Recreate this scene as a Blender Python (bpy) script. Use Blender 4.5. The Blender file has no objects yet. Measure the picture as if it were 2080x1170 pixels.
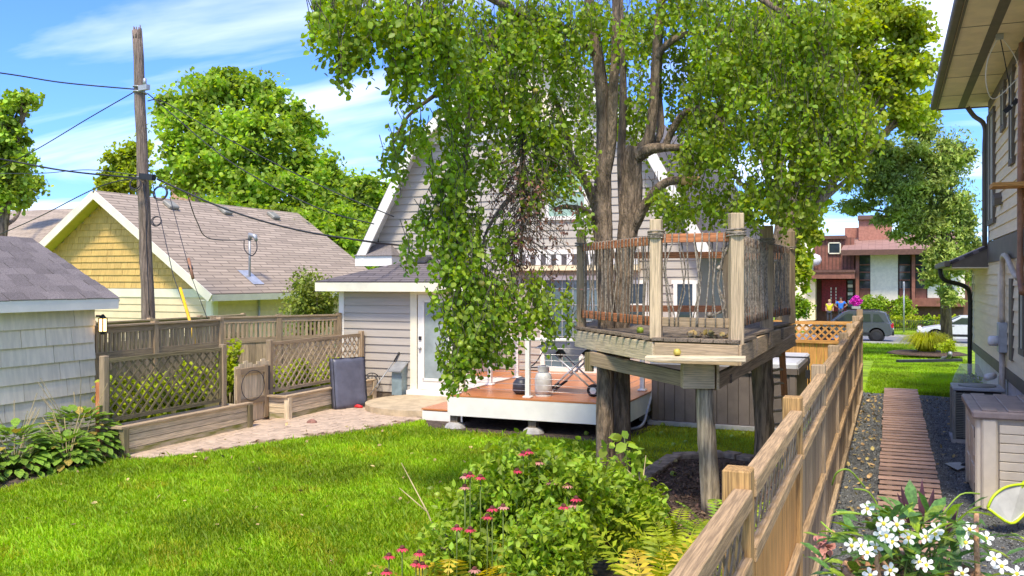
import bpy, math, random
import numpy as np
from mathutils import Vector, Matrix
rnd = random.Random(7)
rng = np.random.default_rng(7)
S = bpy.context.scene
C = S.collection
PI = math.pi

# ------------------------------------------------------------------ camera
F = 1850.0; H = 2.6; TH = math.atan(770 / F); CT = math.cos(TH); ST = math.sin(TH)
cam = bpy.data.cameras.new('camera'); camo = bpy.data.objects.new('camera', cam); C.objects.link(camo)
camo.location = (0, 0, H); camo.rotation_euler = (PI / 2, 0, TH)
cam.sensor_width = 36; cam.lens = 36 * F / 2080; cam.shift_y = -17 / 2080
cam.clip_start = 0.05; cam.clip_end = 2000
S.camera = camo
# ------------------------------------------------------------------ sky, sun, exposure
SUN = Vector((0.09, -0.52, 0.84)).normalized()
wd = bpy.data.worlds.new('World'); S.world = wd; wd.use_nodes = True
nt = wd.node_tree; nt.nodes.clear()
def N(t, **k):
    n = nt.nodes.new(t)
    for a, b in k.items(): setattr(n, a, b)
    return n
out = N('ShaderNodeOutputWorld'); bg = N('ShaderNodeBackground'); bg.inputs['Strength'].default_value = 0.15
sky = N('ShaderNodeTexSky'); sky.sky_type = 'NISHITA'; sky.sun_disc = False
sky.sun_elevation = math.asin(SUN.z); sky.sun_rotation = math.atan2(SUN.x, SUN.y)
sky.air_density = 1.0; sky.dust_density = 0.6; sky.ozone_density = 2.5
hs = N('ShaderNodeHueSaturation'); hs.inputs['Saturation'].default_value = 1.0
tint = N('ShaderNodeMixRGB', blend_type='MULTIPLY'); tint.inputs[0].default_value = 1; tint.inputs[2].default_value = (0.215, 0.335, 0.63, 1)
nt.links.new(sky.outputs[0], tint.inputs[1]); nt.links.new(tint.outputs[0], hs.inputs['Color'])
# thin cirrus: noise on the direction projected to a high flat layer
tc = N('ShaderNodeTexCoord'); sx = N('ShaderNodeSeparateXYZ'); nt.links.new(tc.outputs['Generated'], sx.inputs[0])
zz = N('ShaderNodeMath', operation='MAXIMUM'); nt.links.new(sx.outputs[2], zz.inputs[0]); zz.inputs[1].default_value = 0.03
za = N('ShaderNodeMath', operation='ADD'); nt.links.new(zz.outputs[0], za.inputs[0]); za.inputs[1].default_value = 0.10
dx = N('ShaderNodeMath', operation='DIVIDE'); nt.links.new(sx.outputs[0], dx.inputs[0]); nt.links.new(za.outputs[0], dx.inputs[1])
dy = N('ShaderNodeMath', operation='DIVIDE'); nt.links.new(sx.outputs[1], dy.inputs[0]); nt.links.new(za.outputs[0], dy.inputs[1])
cx = N('ShaderNodeCombineXYZ'); nt.links.new(dx.outputs[0], cx.inputs[0]); nt.links.new(dy.outputs[0], cx.inputs[1])
mp = N('ShaderNodeMapping'); mp.inputs['Scale'].default_value = (0.42, 1.25, 1); mp.inputs['Rotation'].default_value = (0, 0, 0.5); mp.inputs['Location'].default_value = (3.1, 0.75, 0)
nt.links.new(cx.outputs[0], mp.inputs[0])
nz = N('ShaderNodeTexNoise'); nz.inputs['Scale'].default_value = 0.8; nz.inputs['Detail'].default_value = 7; nz.inputs['Roughness'].default_value = 0.52; nz.inputs['Distortion'].default_value = 0.6
nt.links.new(mp.outputs[0], nz.inputs['Vector'])
rp = N('ShaderNodeValToRGB'); rp.color_ramp.elements[0].position = 0.455; rp.color_ramp.elements[1].position = 0.78
rp.color_ramp.elements[1].color = (0.85, 0.85, 0.85, 1)
nt.links.new(nz.outputs[0], rp.inputs[0])
mx = N('ShaderNodeMixRGB'); mx.inputs[2].default_value = (4.8, 4.7, 4.5, 1)
nt.links.new(rp.outputs[0], mx.inputs[0]); nt.links.new(hs.outputs[0], mx.inputs[1])
nt.links.new(mx.outputs[0], bg.inputs[0]); nt.links.new(bg.outputs[0], out.inputs[0])
sl = bpy.data.lights.new('sun', 'SUN'); sl.energy = 1.5; sl.angle = math.radians(10); sl.color = (1, 0.89, 0.70)
so = bpy.data.objects.new('sun', sl); C.objects.link(so); so.rotation_euler = SUN.to_track_quat('Z', 'Y').to_euler()
S.view_settings.view_transform = 'Standard'; S.view_settings.look = 'None'; S.view_settings.exposure = 1.8; S.view_settings.gamma = 1
S.render.engine = 'CYCLES'
try:
    S.cycles.max_bounces = 8; S.cycles.transparent_max_bounces = 8
except Exception: pass

# ------------------------------------------------------------------ placing helpers
def W(u, v, d):
    l = (u - 1040) / F * d
    return Vector((l * CT - d * ST, l * ST + d * CT, H - (v - 568) / F * d))
def G(u, v, z=0.0): return W(u, v, F * (H - z) / (v - 568))
def onX(u, v, X): return W(u, v, X / ((u - 1040) / F * CT - ST))
def onY(u, v, Y): return W(u, v, Y / ((u - 1040) / F * ST + CT))
V = Vector
# ------------------------------------------------------------------ materials
MATS = {}
def mat(name, col, rough=0.7, var=0.12, scale=6.0, bump=0.0, bscale=40.0, rand=0.0, col2=None, stretch=None,
        metal=0.0, trans=0.0, emit=None, spec=0.4, thr=(0.4, 0.6), island=0.0, coord='Object', detail=4):
    m = bpy.data.materials.new(name); m.use_nodes = True
    t = m.node_tree; t.nodes.clear(); L = t.links.new
    def n(k, **a):
        x = t.nodes.new(k)
        for i, j in a.items(): setattr(x, i, j)
        return x
    o = n('ShaderNodeOutputMaterial'); b = n('ShaderNodeBsdfPrincipled')
    b.inputs['Roughness'].default_value = rough; b.inputs['Metallic'].default_value = metal
    b.inputs['Specular IOR Level'].default_value = spec
    c4 = (*col, 1)
    tcx = n('ShaderNodeTexCoord'); mpx = n('ShaderNodeMapping')
    if stretch: mpx.inputs['Scale'].default_value = stretch
    if coord == 'World':
        gx = n('ShaderNodeNewGeometry'); L(gx.outputs['Position'], mpx.inputs[0])
    else: L(tcx.outputs[coord], mpx.inputs[0])
    oi = n('ShaderNodeObjectInfo')
    if coord == 'Object':
        ad = n('ShaderNodeVectorMath', operation='ADD'); L(mpx.outputs[0], ad.inputs[0])
        ml = n('ShaderNodeVectorMath', operation='SCALE'); ml.inputs['Scale'].default_value = 37.0
        L(oi.outputs['Random'], ml.inputs[0]); L(ml.outputs[0], ad.inputs[1]); vec = ad.outputs[0]
    else: vec = mpx.outputs[0]
    nx = n('ShaderNodeTexNoise'); nx.inputs['Scale'].default_value = scale; nx.inputs['Detail'].default_value = detail; nx.inputs['Roughness'].default_value = 0.62
    L(vec, nx.inputs['Vector'])
    rx = n('ShaderNodeValToRGB'); e = rx.color_ramp.elements
    e[0].position, e[1].position = thr
    if col2 is None:
        e[0].color = (*[max(0, x * (1 - var)) for x in col], 1); e[1].color = (*[min(1, x * (1 + var)) for x in col], 1)
    else:
        e[0].color = c4; e[1].color = (*col2, 1)
    L(nx.outputs[0], rx.inputs[0]); cur = rx.outputs[0]
    if rand or island:
        h = n('ShaderNodeHueSaturation'); mr = n('ShaderNodeMapRange')
        amt = rand or island
        mr.inputs[3].default_value = 1 - amt; mr.inputs[4].default_value = 1 + amt
        if island:
            gi = n('ShaderNodeNewGeometry'); L(gi.outputs['Random Per Island'], mr.inputs[0])
            m2 = n('ShaderNodeMapRange'); m2.inputs[3].default_value = 0.5 - amt * 0.055; m2.inputs[4].default_value = 0.5 + amt * 0.055
            sc = n('ShaderNodeMath', operation='MULTIPLY'); sc.inputs[1].default_value = 7.31; L(gi.outputs['Random Per Island'], sc.inputs[0])
            fr = n('ShaderNodeMath', operation='FRACT'); L(sc.outputs[0], fr.inputs[0]); L(fr.outputs[0], m2.inputs[0]); L(m2.outputs[0], h.inputs['Hue'])
        else: L(oi.outputs['Random'], mr.inputs[0])
        L(mr.outputs[0], h.inputs['Value']); L(cur, h.inputs['Color']); cur = h.outputs[0]
    L(cur, b.inputs['Base Color'])
    if emit:
        b.inputs['Emission Color'].default_value = (*emit[0], 1); b.inputs['Emission Strength'].default_value = emit[1]
    if bump:
        nb = n('ShaderNodeTexNoise'); nb.inputs['Scale'].default_value = bscale; nb.inputs['Detail'].default_value = 3; L(vec, nb.inputs['Vector'])
        bp = n('ShaderNodeBump'); bp.inputs['Strength'].default_value = bump; bp.inputs['Distance'].default_value = 0.07 if name.startswith(('bark', 'log', 'pole')) else 0.02
        L(nb.outputs[0], bp.inputs['Height']); L(bp.outputs[0], b.inputs['Normal'])
    if trans:
        tr = n('ShaderNodeBsdfTranslucent'); ms = n('ShaderNodeMixShader'); ms.inputs[0].default_value = trans
        hh = n('ShaderNodeHueSaturation'); hh.inputs['Saturation'].default_value = 1.1; hh.inputs['Value'].default_value = 1.5; hh.inputs['Hue'].default_value = 0.495
        L(cur, hh.inputs['Color']); L(hh.outputs[0], tr.inputs[0]); L(b.outputs[0], ms.inputs[1]); L(tr.outputs[0], ms.inputs[2]); L(ms.outputs[0], o.inputs[0])
    else: L(b.outputs[0], o.inputs[0])
    MATS[name] = m; return m
def glass(name, col=(0.03, 0.04, 0.05), rough=0.04):
    m = mat(name, col, rough, 0.15, 1.5, spec=0.8); return m
M = MATS
WG = (0.6, 15, 15)
mat('wood_grey', (0.42, 0.305, 0.18), 0.85, 0.26, 6, 0.4, 30, 0.22, stretch=WG)
mat('fence_rail', (0.43, 0.285, 0.145), 0.85, 0.3, 6, 0.4, 30, 0.12, stretch=WG)
mat('fence_post', (0.47, 0.275, 0.10), 0.85, 0.35, 6, 0.4, 30, 0.12, stretch=WG)
mat('wood_board', (0.33, 0.235, 0.135), 0.85, 0.3, 6, 0.4, 30, 0.25, stretch=WG)
mat('wood_tan', (0.53, 0.40, 0.245), 0.8, 0.26, 6, 0.4, 30, 0.15, stretch=WG)
mat('wood_post', (0.38, 0.28, 0.17), 0.85, 0.26, 5, 0.4, 30, 0.12, stretch=WG)
mat('wood_moss', (0.21, 0.17, 0.085), 0.9, 0.35, 5, 0.4, 30, 0.15, stretch=WG)
mat('wood_dark', (0.20, 0.155, 0.11), 0.9, 0.4, 6, 0.4, 30, 0.2, stretch=WG)
mat('wood_red', (0.50, 0.19, 0.075), 0.75, 0.3, 6, 0.3, 30, 0.12, stretch=WG)
mat('cedar', (0.60, 0.30, 0.085), 0.75, 0.28, 5, 0.25, 30, 0.14, stretch=WG)
mat('plank_walk', (0.46, 0.29, 0.21), 0.55, 0.3, 5, 0.35, 40, 0.2, stretch=WG)
mat('deck_board', (0.56, 0.20, 0.065), 0.28, 0.15, 5, 0.1, 40, 0.08, stretch=WG, spec=0.5)
mat('planter_wood', (0.68, 0.545, 0.35), 0.85, 0.26, 5, 0.4, 30, 0.12, stretch=WG)
mat('planter_moss', (0.46, 0.38, 0.24), 0.9, 0.3, 3, 0.4, 30, 0.1, col2=(0.20, 0.20, 0.04), stretch=(0.8, 5, 5))
mat('white_paint', (0.82, 0.78, 0.69), 0.5, 0.04, 3, rand=0.02)
mat('cream_paint', (0.80, 0.74, 0.55), 0.55, 0.05, 3)
mat('siding_grey', (0.44, 0.39, 0.325), 0.6, 0.05, 4, 0.08, 60, 0.035, stretch=(0.3, 4, 4))
mat('siding_dark', (0.36,0.30,0.26), 0.6, 0.05, 4, rand=0.03)
mat('siding_cream', (0.72, 0.57, 0.34), 0.6, 0.05, 4, rand=0.03)
mat('shingle_yellow', (0.60, 0.39, 0.12), 0.75, 0.12, 8, 0.2, 50, 0.09, stretch=(5, 5, .6))
mat('soffit_yellow', (0.55, 0.50, 0.10), 0.7, 0.06)
mat('siding_beige', (0.86, 0.70, 0.42), 0.6, 0.05, 4, 0.1, 60, 0.03, stretch=(0.3, 4, 4))
mat('trim_brown', (0.14, 0.115, 0.08), 0.6, 0.1, 4)
mat('soffit_beige', (0.86, 0.72, 0.46), 0.7, 0.06, 3)
mat('foundation', (0.78, 0.76, 0.70), 0.7, 0.06, 3)
mat('shake_grey', (0.78, 0.67, 0.51), 0.8, 0.07, 5, 0.2, 60, 0.06, stretch=(3, 3, .5))
mat('roof_purple', (0.18, 0.155, 0.145), 0.95, 0.25, 60, 0.5, 150, 0.2)
mat('roof_slate', (0.165, 0.145, 0.135), 0.9, 0.25, 40, 0.4, 100, 0.2)
def shingle_mat(name, col, w, h, mor):
    m = mat(name, col, 0.95, 0.18, 30, 0.3, 120); t = m.node_tree
    br = t.nodes.new('ShaderNodeTexBrick'); br.inputs['Scale'].default_value = 1; br.inputs['Brick Width'].default_value = w; br.inputs['Row Height'].default_value = h
    br.inputs['Mortar Size'].default_value = mor; br.inputs['Mortar Smooth'].default_value = 0.3
    br.inputs['Color1'].default_value = (*[c * 0.82 for c in col], 1); br.inputs['Color2'].default_value = (*[c * 1.18 for c in col], 1); br.inputs['Mortar'].default_value = (*[c * 0.45 for c in col], 1)
    uv = t.nodes.new('ShaderNodeUVMap'); t.links.new(uv.outputs[0], br.inputs['Vector'])
    p = [n for n in t.nodes if n.type == 'BSDF_PRINCIPLED'][0]; t.links.new(br.outputs[0], p.inputs['Base Color']); return m
shingle_mat('roof_brown', (0.41, 0.325, 0.24), 0.9, 0.15, 0.022)
shingle_mat('roof_grey', (0.165, 0.14, 0.135), 0.6, 0.15, 0.02)
shingle_mat('roof_pink', (0.36, 0.21, 0.165), 0.9, 0.2, 0.02)
mat('bark', (0.20, 0.145, 0.095), 0.95, 0.45, 5, 0.9, 14, stretch=(3, 3, .6), coord='World')
mat('bark_dark', (0.10, 0.085, 0.06), 0.95, 0.4, 6, 0.8, 16, stretch=(3, 3, .6), coord='World')
mat('log', (0.42, 0.34, 0.22), 0.9, 0.4, 4, 0.6, 12, 0.1, stretch=(6, 6, .5), coord='World')
mat('log_dark', (0.29, 0.21, 0.13), 0.95, 0.5, 4, 0.8, 12, stretch=(6, 6, .5), coord='World')
mat('pole_wood', (0.27, 0.20, 0.15), 0.95, 0.4, 5, 0.8, 14, stretch=(8, 8, .35), coord='World')
mat('cut_wood', (0.60, 0.38, 0.16), 0.8, 0.2)
mat('leaf_apple', (0.25, 0.355, 0.03), 0.45, 0.25, 2.0, island=0.38, trans=0.46, coord='World')
mat('leaf_apple_dry', (0.25, 0.125, 0.08), 0.7, 0.3, 3, island=0.4, trans=0.2, coord='World')
mat('leaf_tree', (0.31, 0.43, 0.05), 0.55, 0.3, 0.7, island=0.35, trans=0.5, coord='World')
mat('leaf_yellow', (0.36, 0.43, 0.04), 0.55, 0.25, 0.7, island=0.35, trans=0.45, coord='World')
mat('leaf_dark', (0.29, 0.40, 0.04), 0.55, 0.3, 0.7, island=0.35, trans=0.3, coord='World')
mat('leaf_conifer', (0.31, 0.39, 0.08), 0.6, 0.3, 1.0, island=0.3, trans=0.25, coord='World')
mat('leaf_shrub', (0.24, 0.29, 0.04), 0.55, 0.3, 2, island=0.35, trans=0.35, coord='World')
mat('leaf_bush', (0.27, 0.39, 0.028), 0.5, 0.25, 4, island=0.35, trans=0.38, coord='World')
mat('leaf_fern', (0.40, 0.47, 0.025), 0.5, 0.25, 4, island=0.25, trans=0.4, coord='World')
mat('leaf_fern_gold', (0.60, 0.46, 0.04), 0.5, 0.25, 4, island=0.25, trans=0.4, coord='World')
mat('leaf_hosta', (0.20, 0.33, 0.04), 0.42, 0.3, 9, 0.15, 30, 0.3, trans=0.25)
mat('leaf_hosta_yellow', (0.40, 0.30, 0.06), 0.5, 0.4, 9, rand=0.3, trans=0.25)
mat('leaf_spike', (0.10, 0.035, 0.05), 0.5, 0.3, 9, rand=0.2, trans=0.2)
mat('grass_blade', (0.27, 0.42, 0.007), 0.6, 0.33, 0.55, island=0.3, trans=0.35, coord='World', detail=6)
mat('grass_yellow', (0.34, 0.37, 0.012), 0.6, 0.3, 0.8, island=0.3, trans=0.35, coord='World')
mat('lawn', (0.22, 0.34, 0.007), 0.95, 0.35, 1.2, 0.6, 60, coord='World', detail=8)
mat('soil', (0.085, 0.06, 0.04), 0.95, 0.5, 14, 0.9, 40, coord='World')
mat('mulch', (0.10, 0.065, 0.045), 0.95, 0.6, 25, 1.0, 50, coord='World')
mat('mulch_chip', (0.15, 0.095, 0.062), 0.9, 0.5, 8, island=0.5, coord='World')
mat('gravel', (0.14, 0.145, 0.14), 0.95, 0.6, 45, 1.0, 90, coord='World', thr=(0.3, 0.7))
mat('gravel_chip', (0.17, 0.175, 0.17), 0.9, 0.5, 8, island=0.6, coord='World')
mat('dry_leaf', (0.40, 0.29, 0.12), 0.8, 0.4, 8, island=0.4, coord='World')
mat('paver', (0.50, 0.375, 0.26), 0.85, 0.16, 7, 0.3, 60, 0.07)
mat('paver_joint', (0.22, 0.14, 0.085), 0.95, 0.4, 9, coord='World')
mat('edge_stone', (0.33, 0.255, 0.185), 0.9, 0.3, 8, 0.5, 40, 0.15)
mat('concrete', (0.50, 0.39, 0.24), 0.9, 0.14, 5, 0.2, 70)
mat('concrete_grey', (0.42, 0.40, 0.37), 0.9, 0.14, 5, 0.2, 70)
mat('asphalt', (0.20, 0.20, 0.205), 0.9, 0.1, 3, coord='World')
mat('vinyl_dark', (0.115, 0.118, 0.15), 0.42, 0.15, 3, 0.5, 5)
mat('black', (0.018, 0.018, 0.02), 0.5, 0.2)
mat('black_cover', (0.05, 0.052, 0.062), 0.4, 0.2, 3, 0.6, 5)
mat('black_metal', (0.03, 0.03, 0.033), 0.4, 0.2)
mat('metal_grey', (0.38, 0.39, 0.39), 0.45, 0.12, 5, metal=0.4)
mat('metal_box', (0.22, 0.29, 0.30), 0.5, 0.15, 4, rand=0.05)
mat('aluminium', (0.62, 0.62, 0.62), 0.35, 0.1, metal=0.7)
mat('tank', (0.58, 0.57, 0.52), 0.45, 0.15, 5)
mat('tub_brown', (0.155, 0.125, 0.105), 0.65, 0.1, 4, 0.1, rand=0.06)
mat('tub_cover', (0.56, 0.56, 0.56), 0.55, 0.08, 3)
mat('tub_blue', (0.10, 0.24, 0.34), 0.4)
mat('rope', (0.25, 0.21, 0.16), 0.95, 0.4, 30, 0.5, 80, 0.25)
mat('apple', (0.25, 0.33, 0.035), 0.35, 0.25, 12, rand=0.22)
mat('apple_gold', (0.42, 0.33, 0.06), 0.4, 0.3, 12, rand=0.2)
mat('copper', (0.34, 0.17, 0.09), 0.5, 0.2, 5)
mat('pipe_beige', (0.55, 0.46, 0.34), 0.5, 0.1)
mat('ac_metal', (0.26, 0.255, 0.21), 0.5, 0.12, 5)
mat('ac_dark', (0.07, 0.068, 0.055), 0.6, 0.1)
mat('box_plastic', (0.70, 0.61, 0.47), 0.5, 0.05, 4, 0.1, 60, 0.03)
mat('box_lid', (0.28, 0.22, 0.20), 0.45, 0.12, 5, 0.15, 30)
mat('lime', (0.55, 0.75, 0.02), 0.4, 0.1)
mat('net', (0.5, 0.5, 0.46), 0.8, 0.1)
mat('petal', (0.86, 0.85, 0.80), 0.5, 0.05, trans=0.25)
mat('petal_centre', (0.75, 0.55, 0.05), 0.6)
mat('petal_pink', (0.60, 0.05, 0.09), 0.55, 0.25, 8, rand=0.25, trans=0.2)
mat('petal_fade', (0.50, 0.22, 0.17), 0.7, 0.2)
mat('cone', (0.10, 0.03, 0.02), 0.85, 0.4, 40)
mat('stem', (0.12, 0.17, 0.03), 0.7, 0.2)
mat('stem_dry', (0.46, 0.36, 0.18), 0.8, 0.2)
mat('wicker', (0.44, 0.24, 0.13), 0.8, 0.4, 40, 0.5, 60)
mat('magenta', (0.65, 0.02, 0.42), 0.6, 0.3, 8, island=0.3, coord='World')
mat('red', (0.55, 0.03, 0.03), 0.5)
mat('rock', (0.28, 0.14, 0.10), 0.9, 0.3, 12, 0.5)
mat('wire', (0.022, 0.022, 0.028), 0.6)
mat('yellow_plastic', (0.80, 0.47, 0.01), 0.45)
mat('car_grey', (0.12, 0.135, 0.155), 0.22, 0.03, metal=0.4, spec=0.6)
mat('car_white', (0.62, 0.64, 0.65), 0.22, 0.03, spec=0.6)
mat('tyre', (0.02, 0.02, 0.02), 0.9)
mat('tail', (0.45, 0.02, 0.03), 0.25)
mat('b_brown', (0.23, 0.095, 0.065), 0.8, 0.15, 3, rand=0.05)
mat('b_dark', (0.125, 0.062, 0.045), 0.8, 0.15)
mat('b_pink', (0.40, 0.18, 0.125), 0.85, 0.12)
mat('b_cream', (0.80, 0.74, 0.60), 0.85, 0.06)
mat('b_red', (0.20, 0.013, 0.02), 0.5, 0.25, 9)
mat('skin', (0.33, 0.17, 0.10), 0.6)
mat('skin_light', (0.52, 0.30, 0.21), 0.6)
mat('cloth_blue', (0.03, 0.17, 0.62), 0.8, 0.15)
mat('cloth_yellow', (0.62, 0.55, 0.02), 0.8, 0.15)
mat('cloth_dark', (0.04, 0.04, 0.055), 0.8)
mat('hair', (0.03, 0.02, 0.016), 0.7)
mat('hair_blond', (0.40, 0.27, 0.12), 0.7)
mat('lamp_glow', (0.9, 0.6, 0.25), 0.5, emit=((1, 0.6, 0.2), 1.6))
mat('awning_white', (0.78, 0.76, 0.72), 0.8)
mat('awning_dark', (0.10, 0.09, 0.09), 0.8)
mat('curtain_green', (0.30, 0.44, 0.36), 0.7)
mat('brick_tan', (0.48, 0.30, 0.19), 0.9, 0.3, 10)
glass('glass'); glass('glass_blue', (0.10, 0.15, 0.17)); glass('glass_pale', (0.30, 0.35, 0.34))
mat('lead', (0.45, 0.46, 0.45), 0.4)

# ------------------------------------------------------------------ object helpers
def mtx(loc, rz=0): return Matrix.Translation(V(loc)) @ Matrix.Rotation(rz, 4, 'Z')
INV = {}
def thing(name, label, cat, loc=(0, 0, 0), rz=0, group=None, kind=None):
    o = bpy.data.objects.new(name, None); C.objects.link(o); o.empty_display_size = 0.1
    m = mtx(loc, rz); o.matrix_basis = m; INV[o] = m.inverted()
    if kind: o['kind'] = kind
    if label: o['label'] = label
    if cat: o['category'] = cat
    if group: o['group'] = group
    return o
def tag(o, label, cat, group=None):
    o['label'] = label; o['category'] = cat
    if group: o['group'] = group
    return o
def link(o, root, Mw=None):
    """link with world matrix Mw under root"""
    C.objects.link(o); Mw = Mw or Matrix.Identity(4)
    if root is not None:
        o.parent = root; o.matrix_basis = INV[root] @ Mw
    else: o.matrix_basis = Mw
    INV[o] = Mw.inverted()
    return o
class MB:
    def __init__(s): s.v = []; s.f = []; s.m = []; s.uv = None
    def add(s, vs, fs, mi=0):
        b = len(s.v); s.v += [tuple(x) for x in vs]; s.f += [tuple(b + i for i in f) for f in fs]; s.m += [mi] * len(fs); return s
    def box(s, a, b, mi=0):
        x0, y0, z0 = [min(a[i], b[i]) for i in range(3)]; x1, y1, z1 = [max(a[i], b[i]) for i in range(3)]
        return s.add([(x0,y0,z0),(x1,y0,z0),(x1,y1,z0),(x0,y1,z0),(x0,y0,z1),(x1,y0,z1),(x1,y1,z1),(x0,y1,z1)], BOXF, mi)
    def prism(s, poly, off, mi=0):
        n = len(poly); p = [V(q) for q in poly]; o = V(off)
        s.add(p + [q + o for q in p], [tuple(range(n - 1, -1, -1)), tuple(range(n, 2 * n))] + [(i, (i + 1) % n, n + (i + 1) % n, n + i) for i in range(n)], mi); return s
    def tube(s, pts, rad, n=8, caps=True, mi=0):
        pts = [V(p) for p in pts]
        if not hasattr(rad, '__len__'): rad = [rad] * len(pts)
        vs = []; prev = None
        for i, p in enumerate(pts):
            t = (pts[min(i + 1, len(pts) - 1)] - pts[max(i - 1, 0)]).normalized()
            if prev is None: a = t.orthogonal().normalized()
            else: a = (prev - t * prev.dot(t)).normalized()
            prev = a; b = t.cross(a)
            for k in range(n):
                an = 2 * PI * k / n; vs.append(p + (a * math.cos(an) + b * math.sin(an)) * rad[i])
        fs = [(i * n + k, i * n + (k + 1) % n, (i + 1) * n + (k + 1) % n, (i + 1) * n + k) for i in range(len(pts) - 1) for k in range(n)]
        if caps: fs += [tuple(range(n - 1, -1, -1)), tuple((len(pts) - 1) * n + k for k in range(n))]
        return s.add(vs, fs, mi)
    def lathe(s, prof, c=(0, 0, 0), n=20, mi=0):
        c = V(c); vs = [c + V((r * math.cos(2 * PI * k / n), r * math.sin(2 * PI * k / n), z)) for r, z in prof for k in range(n)]
        fs = [(i * n + k, i * n + (k + 1) % n, (i + 1) * n + (k + 1) % n, (i + 1) * n + k) for i in range(len(prof) - 1) for k in range(n)]
        fs += [tuple(range(n - 1, -1, -1)), tuple((len(prof) - 1) * n + k for k in range(n))]
        return s.add(vs, fs, mi)
    def build(s, name, m, root=None, smooth=False, Mw=None, uvf=None):
        me = bpy.data.meshes.new(name); me.from_pydata(s.v, [], s.f)
        for x in (m if isinstance(m, (list, tuple)) else [m]): me.materials.append(M[x])
        if any(s.m): me.polygons.foreach_set('material_index', s.m)
        if smooth: me.polygons.foreach_set('use_smooth', [True] * len(me.polygons))
        if uvf:
            ul = me.uv_layers.new(); vs = s.v
            for l in me.loops: ul.data[l.index].uv = uvf(V(vs[l.vertex_index]))
        me.update(); o = bpy.data.objects.new(name, me)
        if Mw is None:
            Mw0 = INV[root].inverted() if root is not None else Matrix.Identity(4)
            if root is None:   # origin at the base of the mesh
                a = np.array(s.v); q = V(((a[:, 0].min() + a[:, 0].max()) / 2, (a[:, 1].min() + a[:, 1].max()) / 2, a[:, 2].min()))
                Mw0 = Matrix.Translation(q)
            me.transform(Mw0.inverted()); return link(o, root, Mw0)
        return link(o, root, Mw)
BOXF = [(0, 3, 2, 1), (4, 5, 6, 7), (0, 1, 5, 4), (1, 2, 6, 5), (2, 3, 7, 6), (3, 0, 4, 7)]
CACHE = {}
def boxmesh(l, w, h, m, ch=0.0):
    k = (round(l, 3), round(w, 3), round(h, 3), m, ch)
    if k in CACHE: return CACHE[k]
    b = MB(); b.box((-l / 2, -w / 2, -h / 2), (l / 2, w / 2, h / 2))
    me = bpy.data.meshes.new('piece'); me.from_pydata(b.v, [], b.f)
    if ch:
        import bmesh
        bm = bmesh.new(); bm.from_mesh(me); bmesh.ops.bevel(bm, geom=list(bm.edges), offset=ch, segments=1, affect='EDGES'); bm.to_mesh(me); bm.free()
    me.materials.append(M[m]); CACHE[k] = me; return me
def bar(root, name, p0, p1, w, h, m, up=(0, 0, 1), ch=0.0):
    """rectangular piece from p0 to p1 (centre line); w across, h along up"""
    p0 = V(p0); p1 = V(p1); x = (p1 - p0); l = x.length; x.normalize(); up = V(up)
    y = up.cross(x)
    if y.length < 1e-4: y = V((0, 1, 0)).cross(x)
    y.normalize(); z = x.cross(y)
    Mw = Matrix((( x.x, y.x, z.x, (p0.x + p1.x) / 2), (x.y, y.y, z.y, (p0.y + p1.y) / 2), (x.z, y.z, z.z, (p0.z + p1.z) / 2), (0, 0, 0, 1)))
    o = bpy.data.objects.new(name, boxmesh(l, w, h, m, ch)); return link(o, root, Mw)
def rod(root, name, pts, r, m, n=6, smooth=True):
    return MB().tube(pts, r, n).build(name, m, root, smooth)
def curve_pts(pts, n=6):
    pts = [V(p) for p in pts]; o = []
    for i in range(len(pts) - 1):
        a = pts[max(i - 1, 0)]; b = pts[i]; c = pts[i + 1]; d = pts[min(i + 2, len(pts) - 1)]
        for k in range(n):
            t = k / n; o.append(0.5 * ((2 * b) + (c - a) * t + (2 * a - 5 * b + 4 * c - d) * t * t + (3 * b - a - 3 * c + d) * t ** 3))
    return o + [pts[-1]]
def fastmesh(name, verts, faces, m, root=None, kind=None, smooth=False):
    verts = np.asarray(verts, dtype=np.float32); k = faces.shape[1]
    me = bpy.data.meshes.new(name); me.vertices.add(len(verts)); me.vertices.foreach_set('co', verts.ravel())
    me.loops.add(faces.size); me.loops.foreach_set('vertex_index', faces.ravel().astype(np.int32))
    me.polygons.add(len(faces)); me.polygons.foreach_set('loop_start', np.arange(0, faces.size, k, dtype=np.int32))
    me.polygons.foreach_set('loop_total', np.full(len(faces), k, dtype=np.int32))
    me.materials.append(M[m]); me.update(calc_edges=True); me.validate()
    o = bpy.data.objects.new(name, me)
    if kind: o['kind'] = kind
    Mw = INV[root].inverted() if root is not None else Matrix.Identity(4)
    me.transform(Mw.inverted()); return link(o, root, Mw)
def unit(a): return a / np.maximum(np.linalg.norm(a, axis=1, keepdims=True), 1e-6)
LEAF = np.array([(0, 0, 0), (.30, .36, .06), (.68, .34, .05), (1, 0, -.04), (.68, -.34, .05), (.30, -.36, .06)])
LEAFP = np.array([(0, 0, 0), (.28, .25, .05), (.6, .22, .04), (1, 0, -.06), (.6, -.22, .04), (.28, -.25, .05)])
LEAFN = np.array([(0, 0, 0), (.30, .2, .04), (.68, .16, .03), (1, 0, -.08), (.68, -.16, .03), (.30, -.2, .04)])
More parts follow.
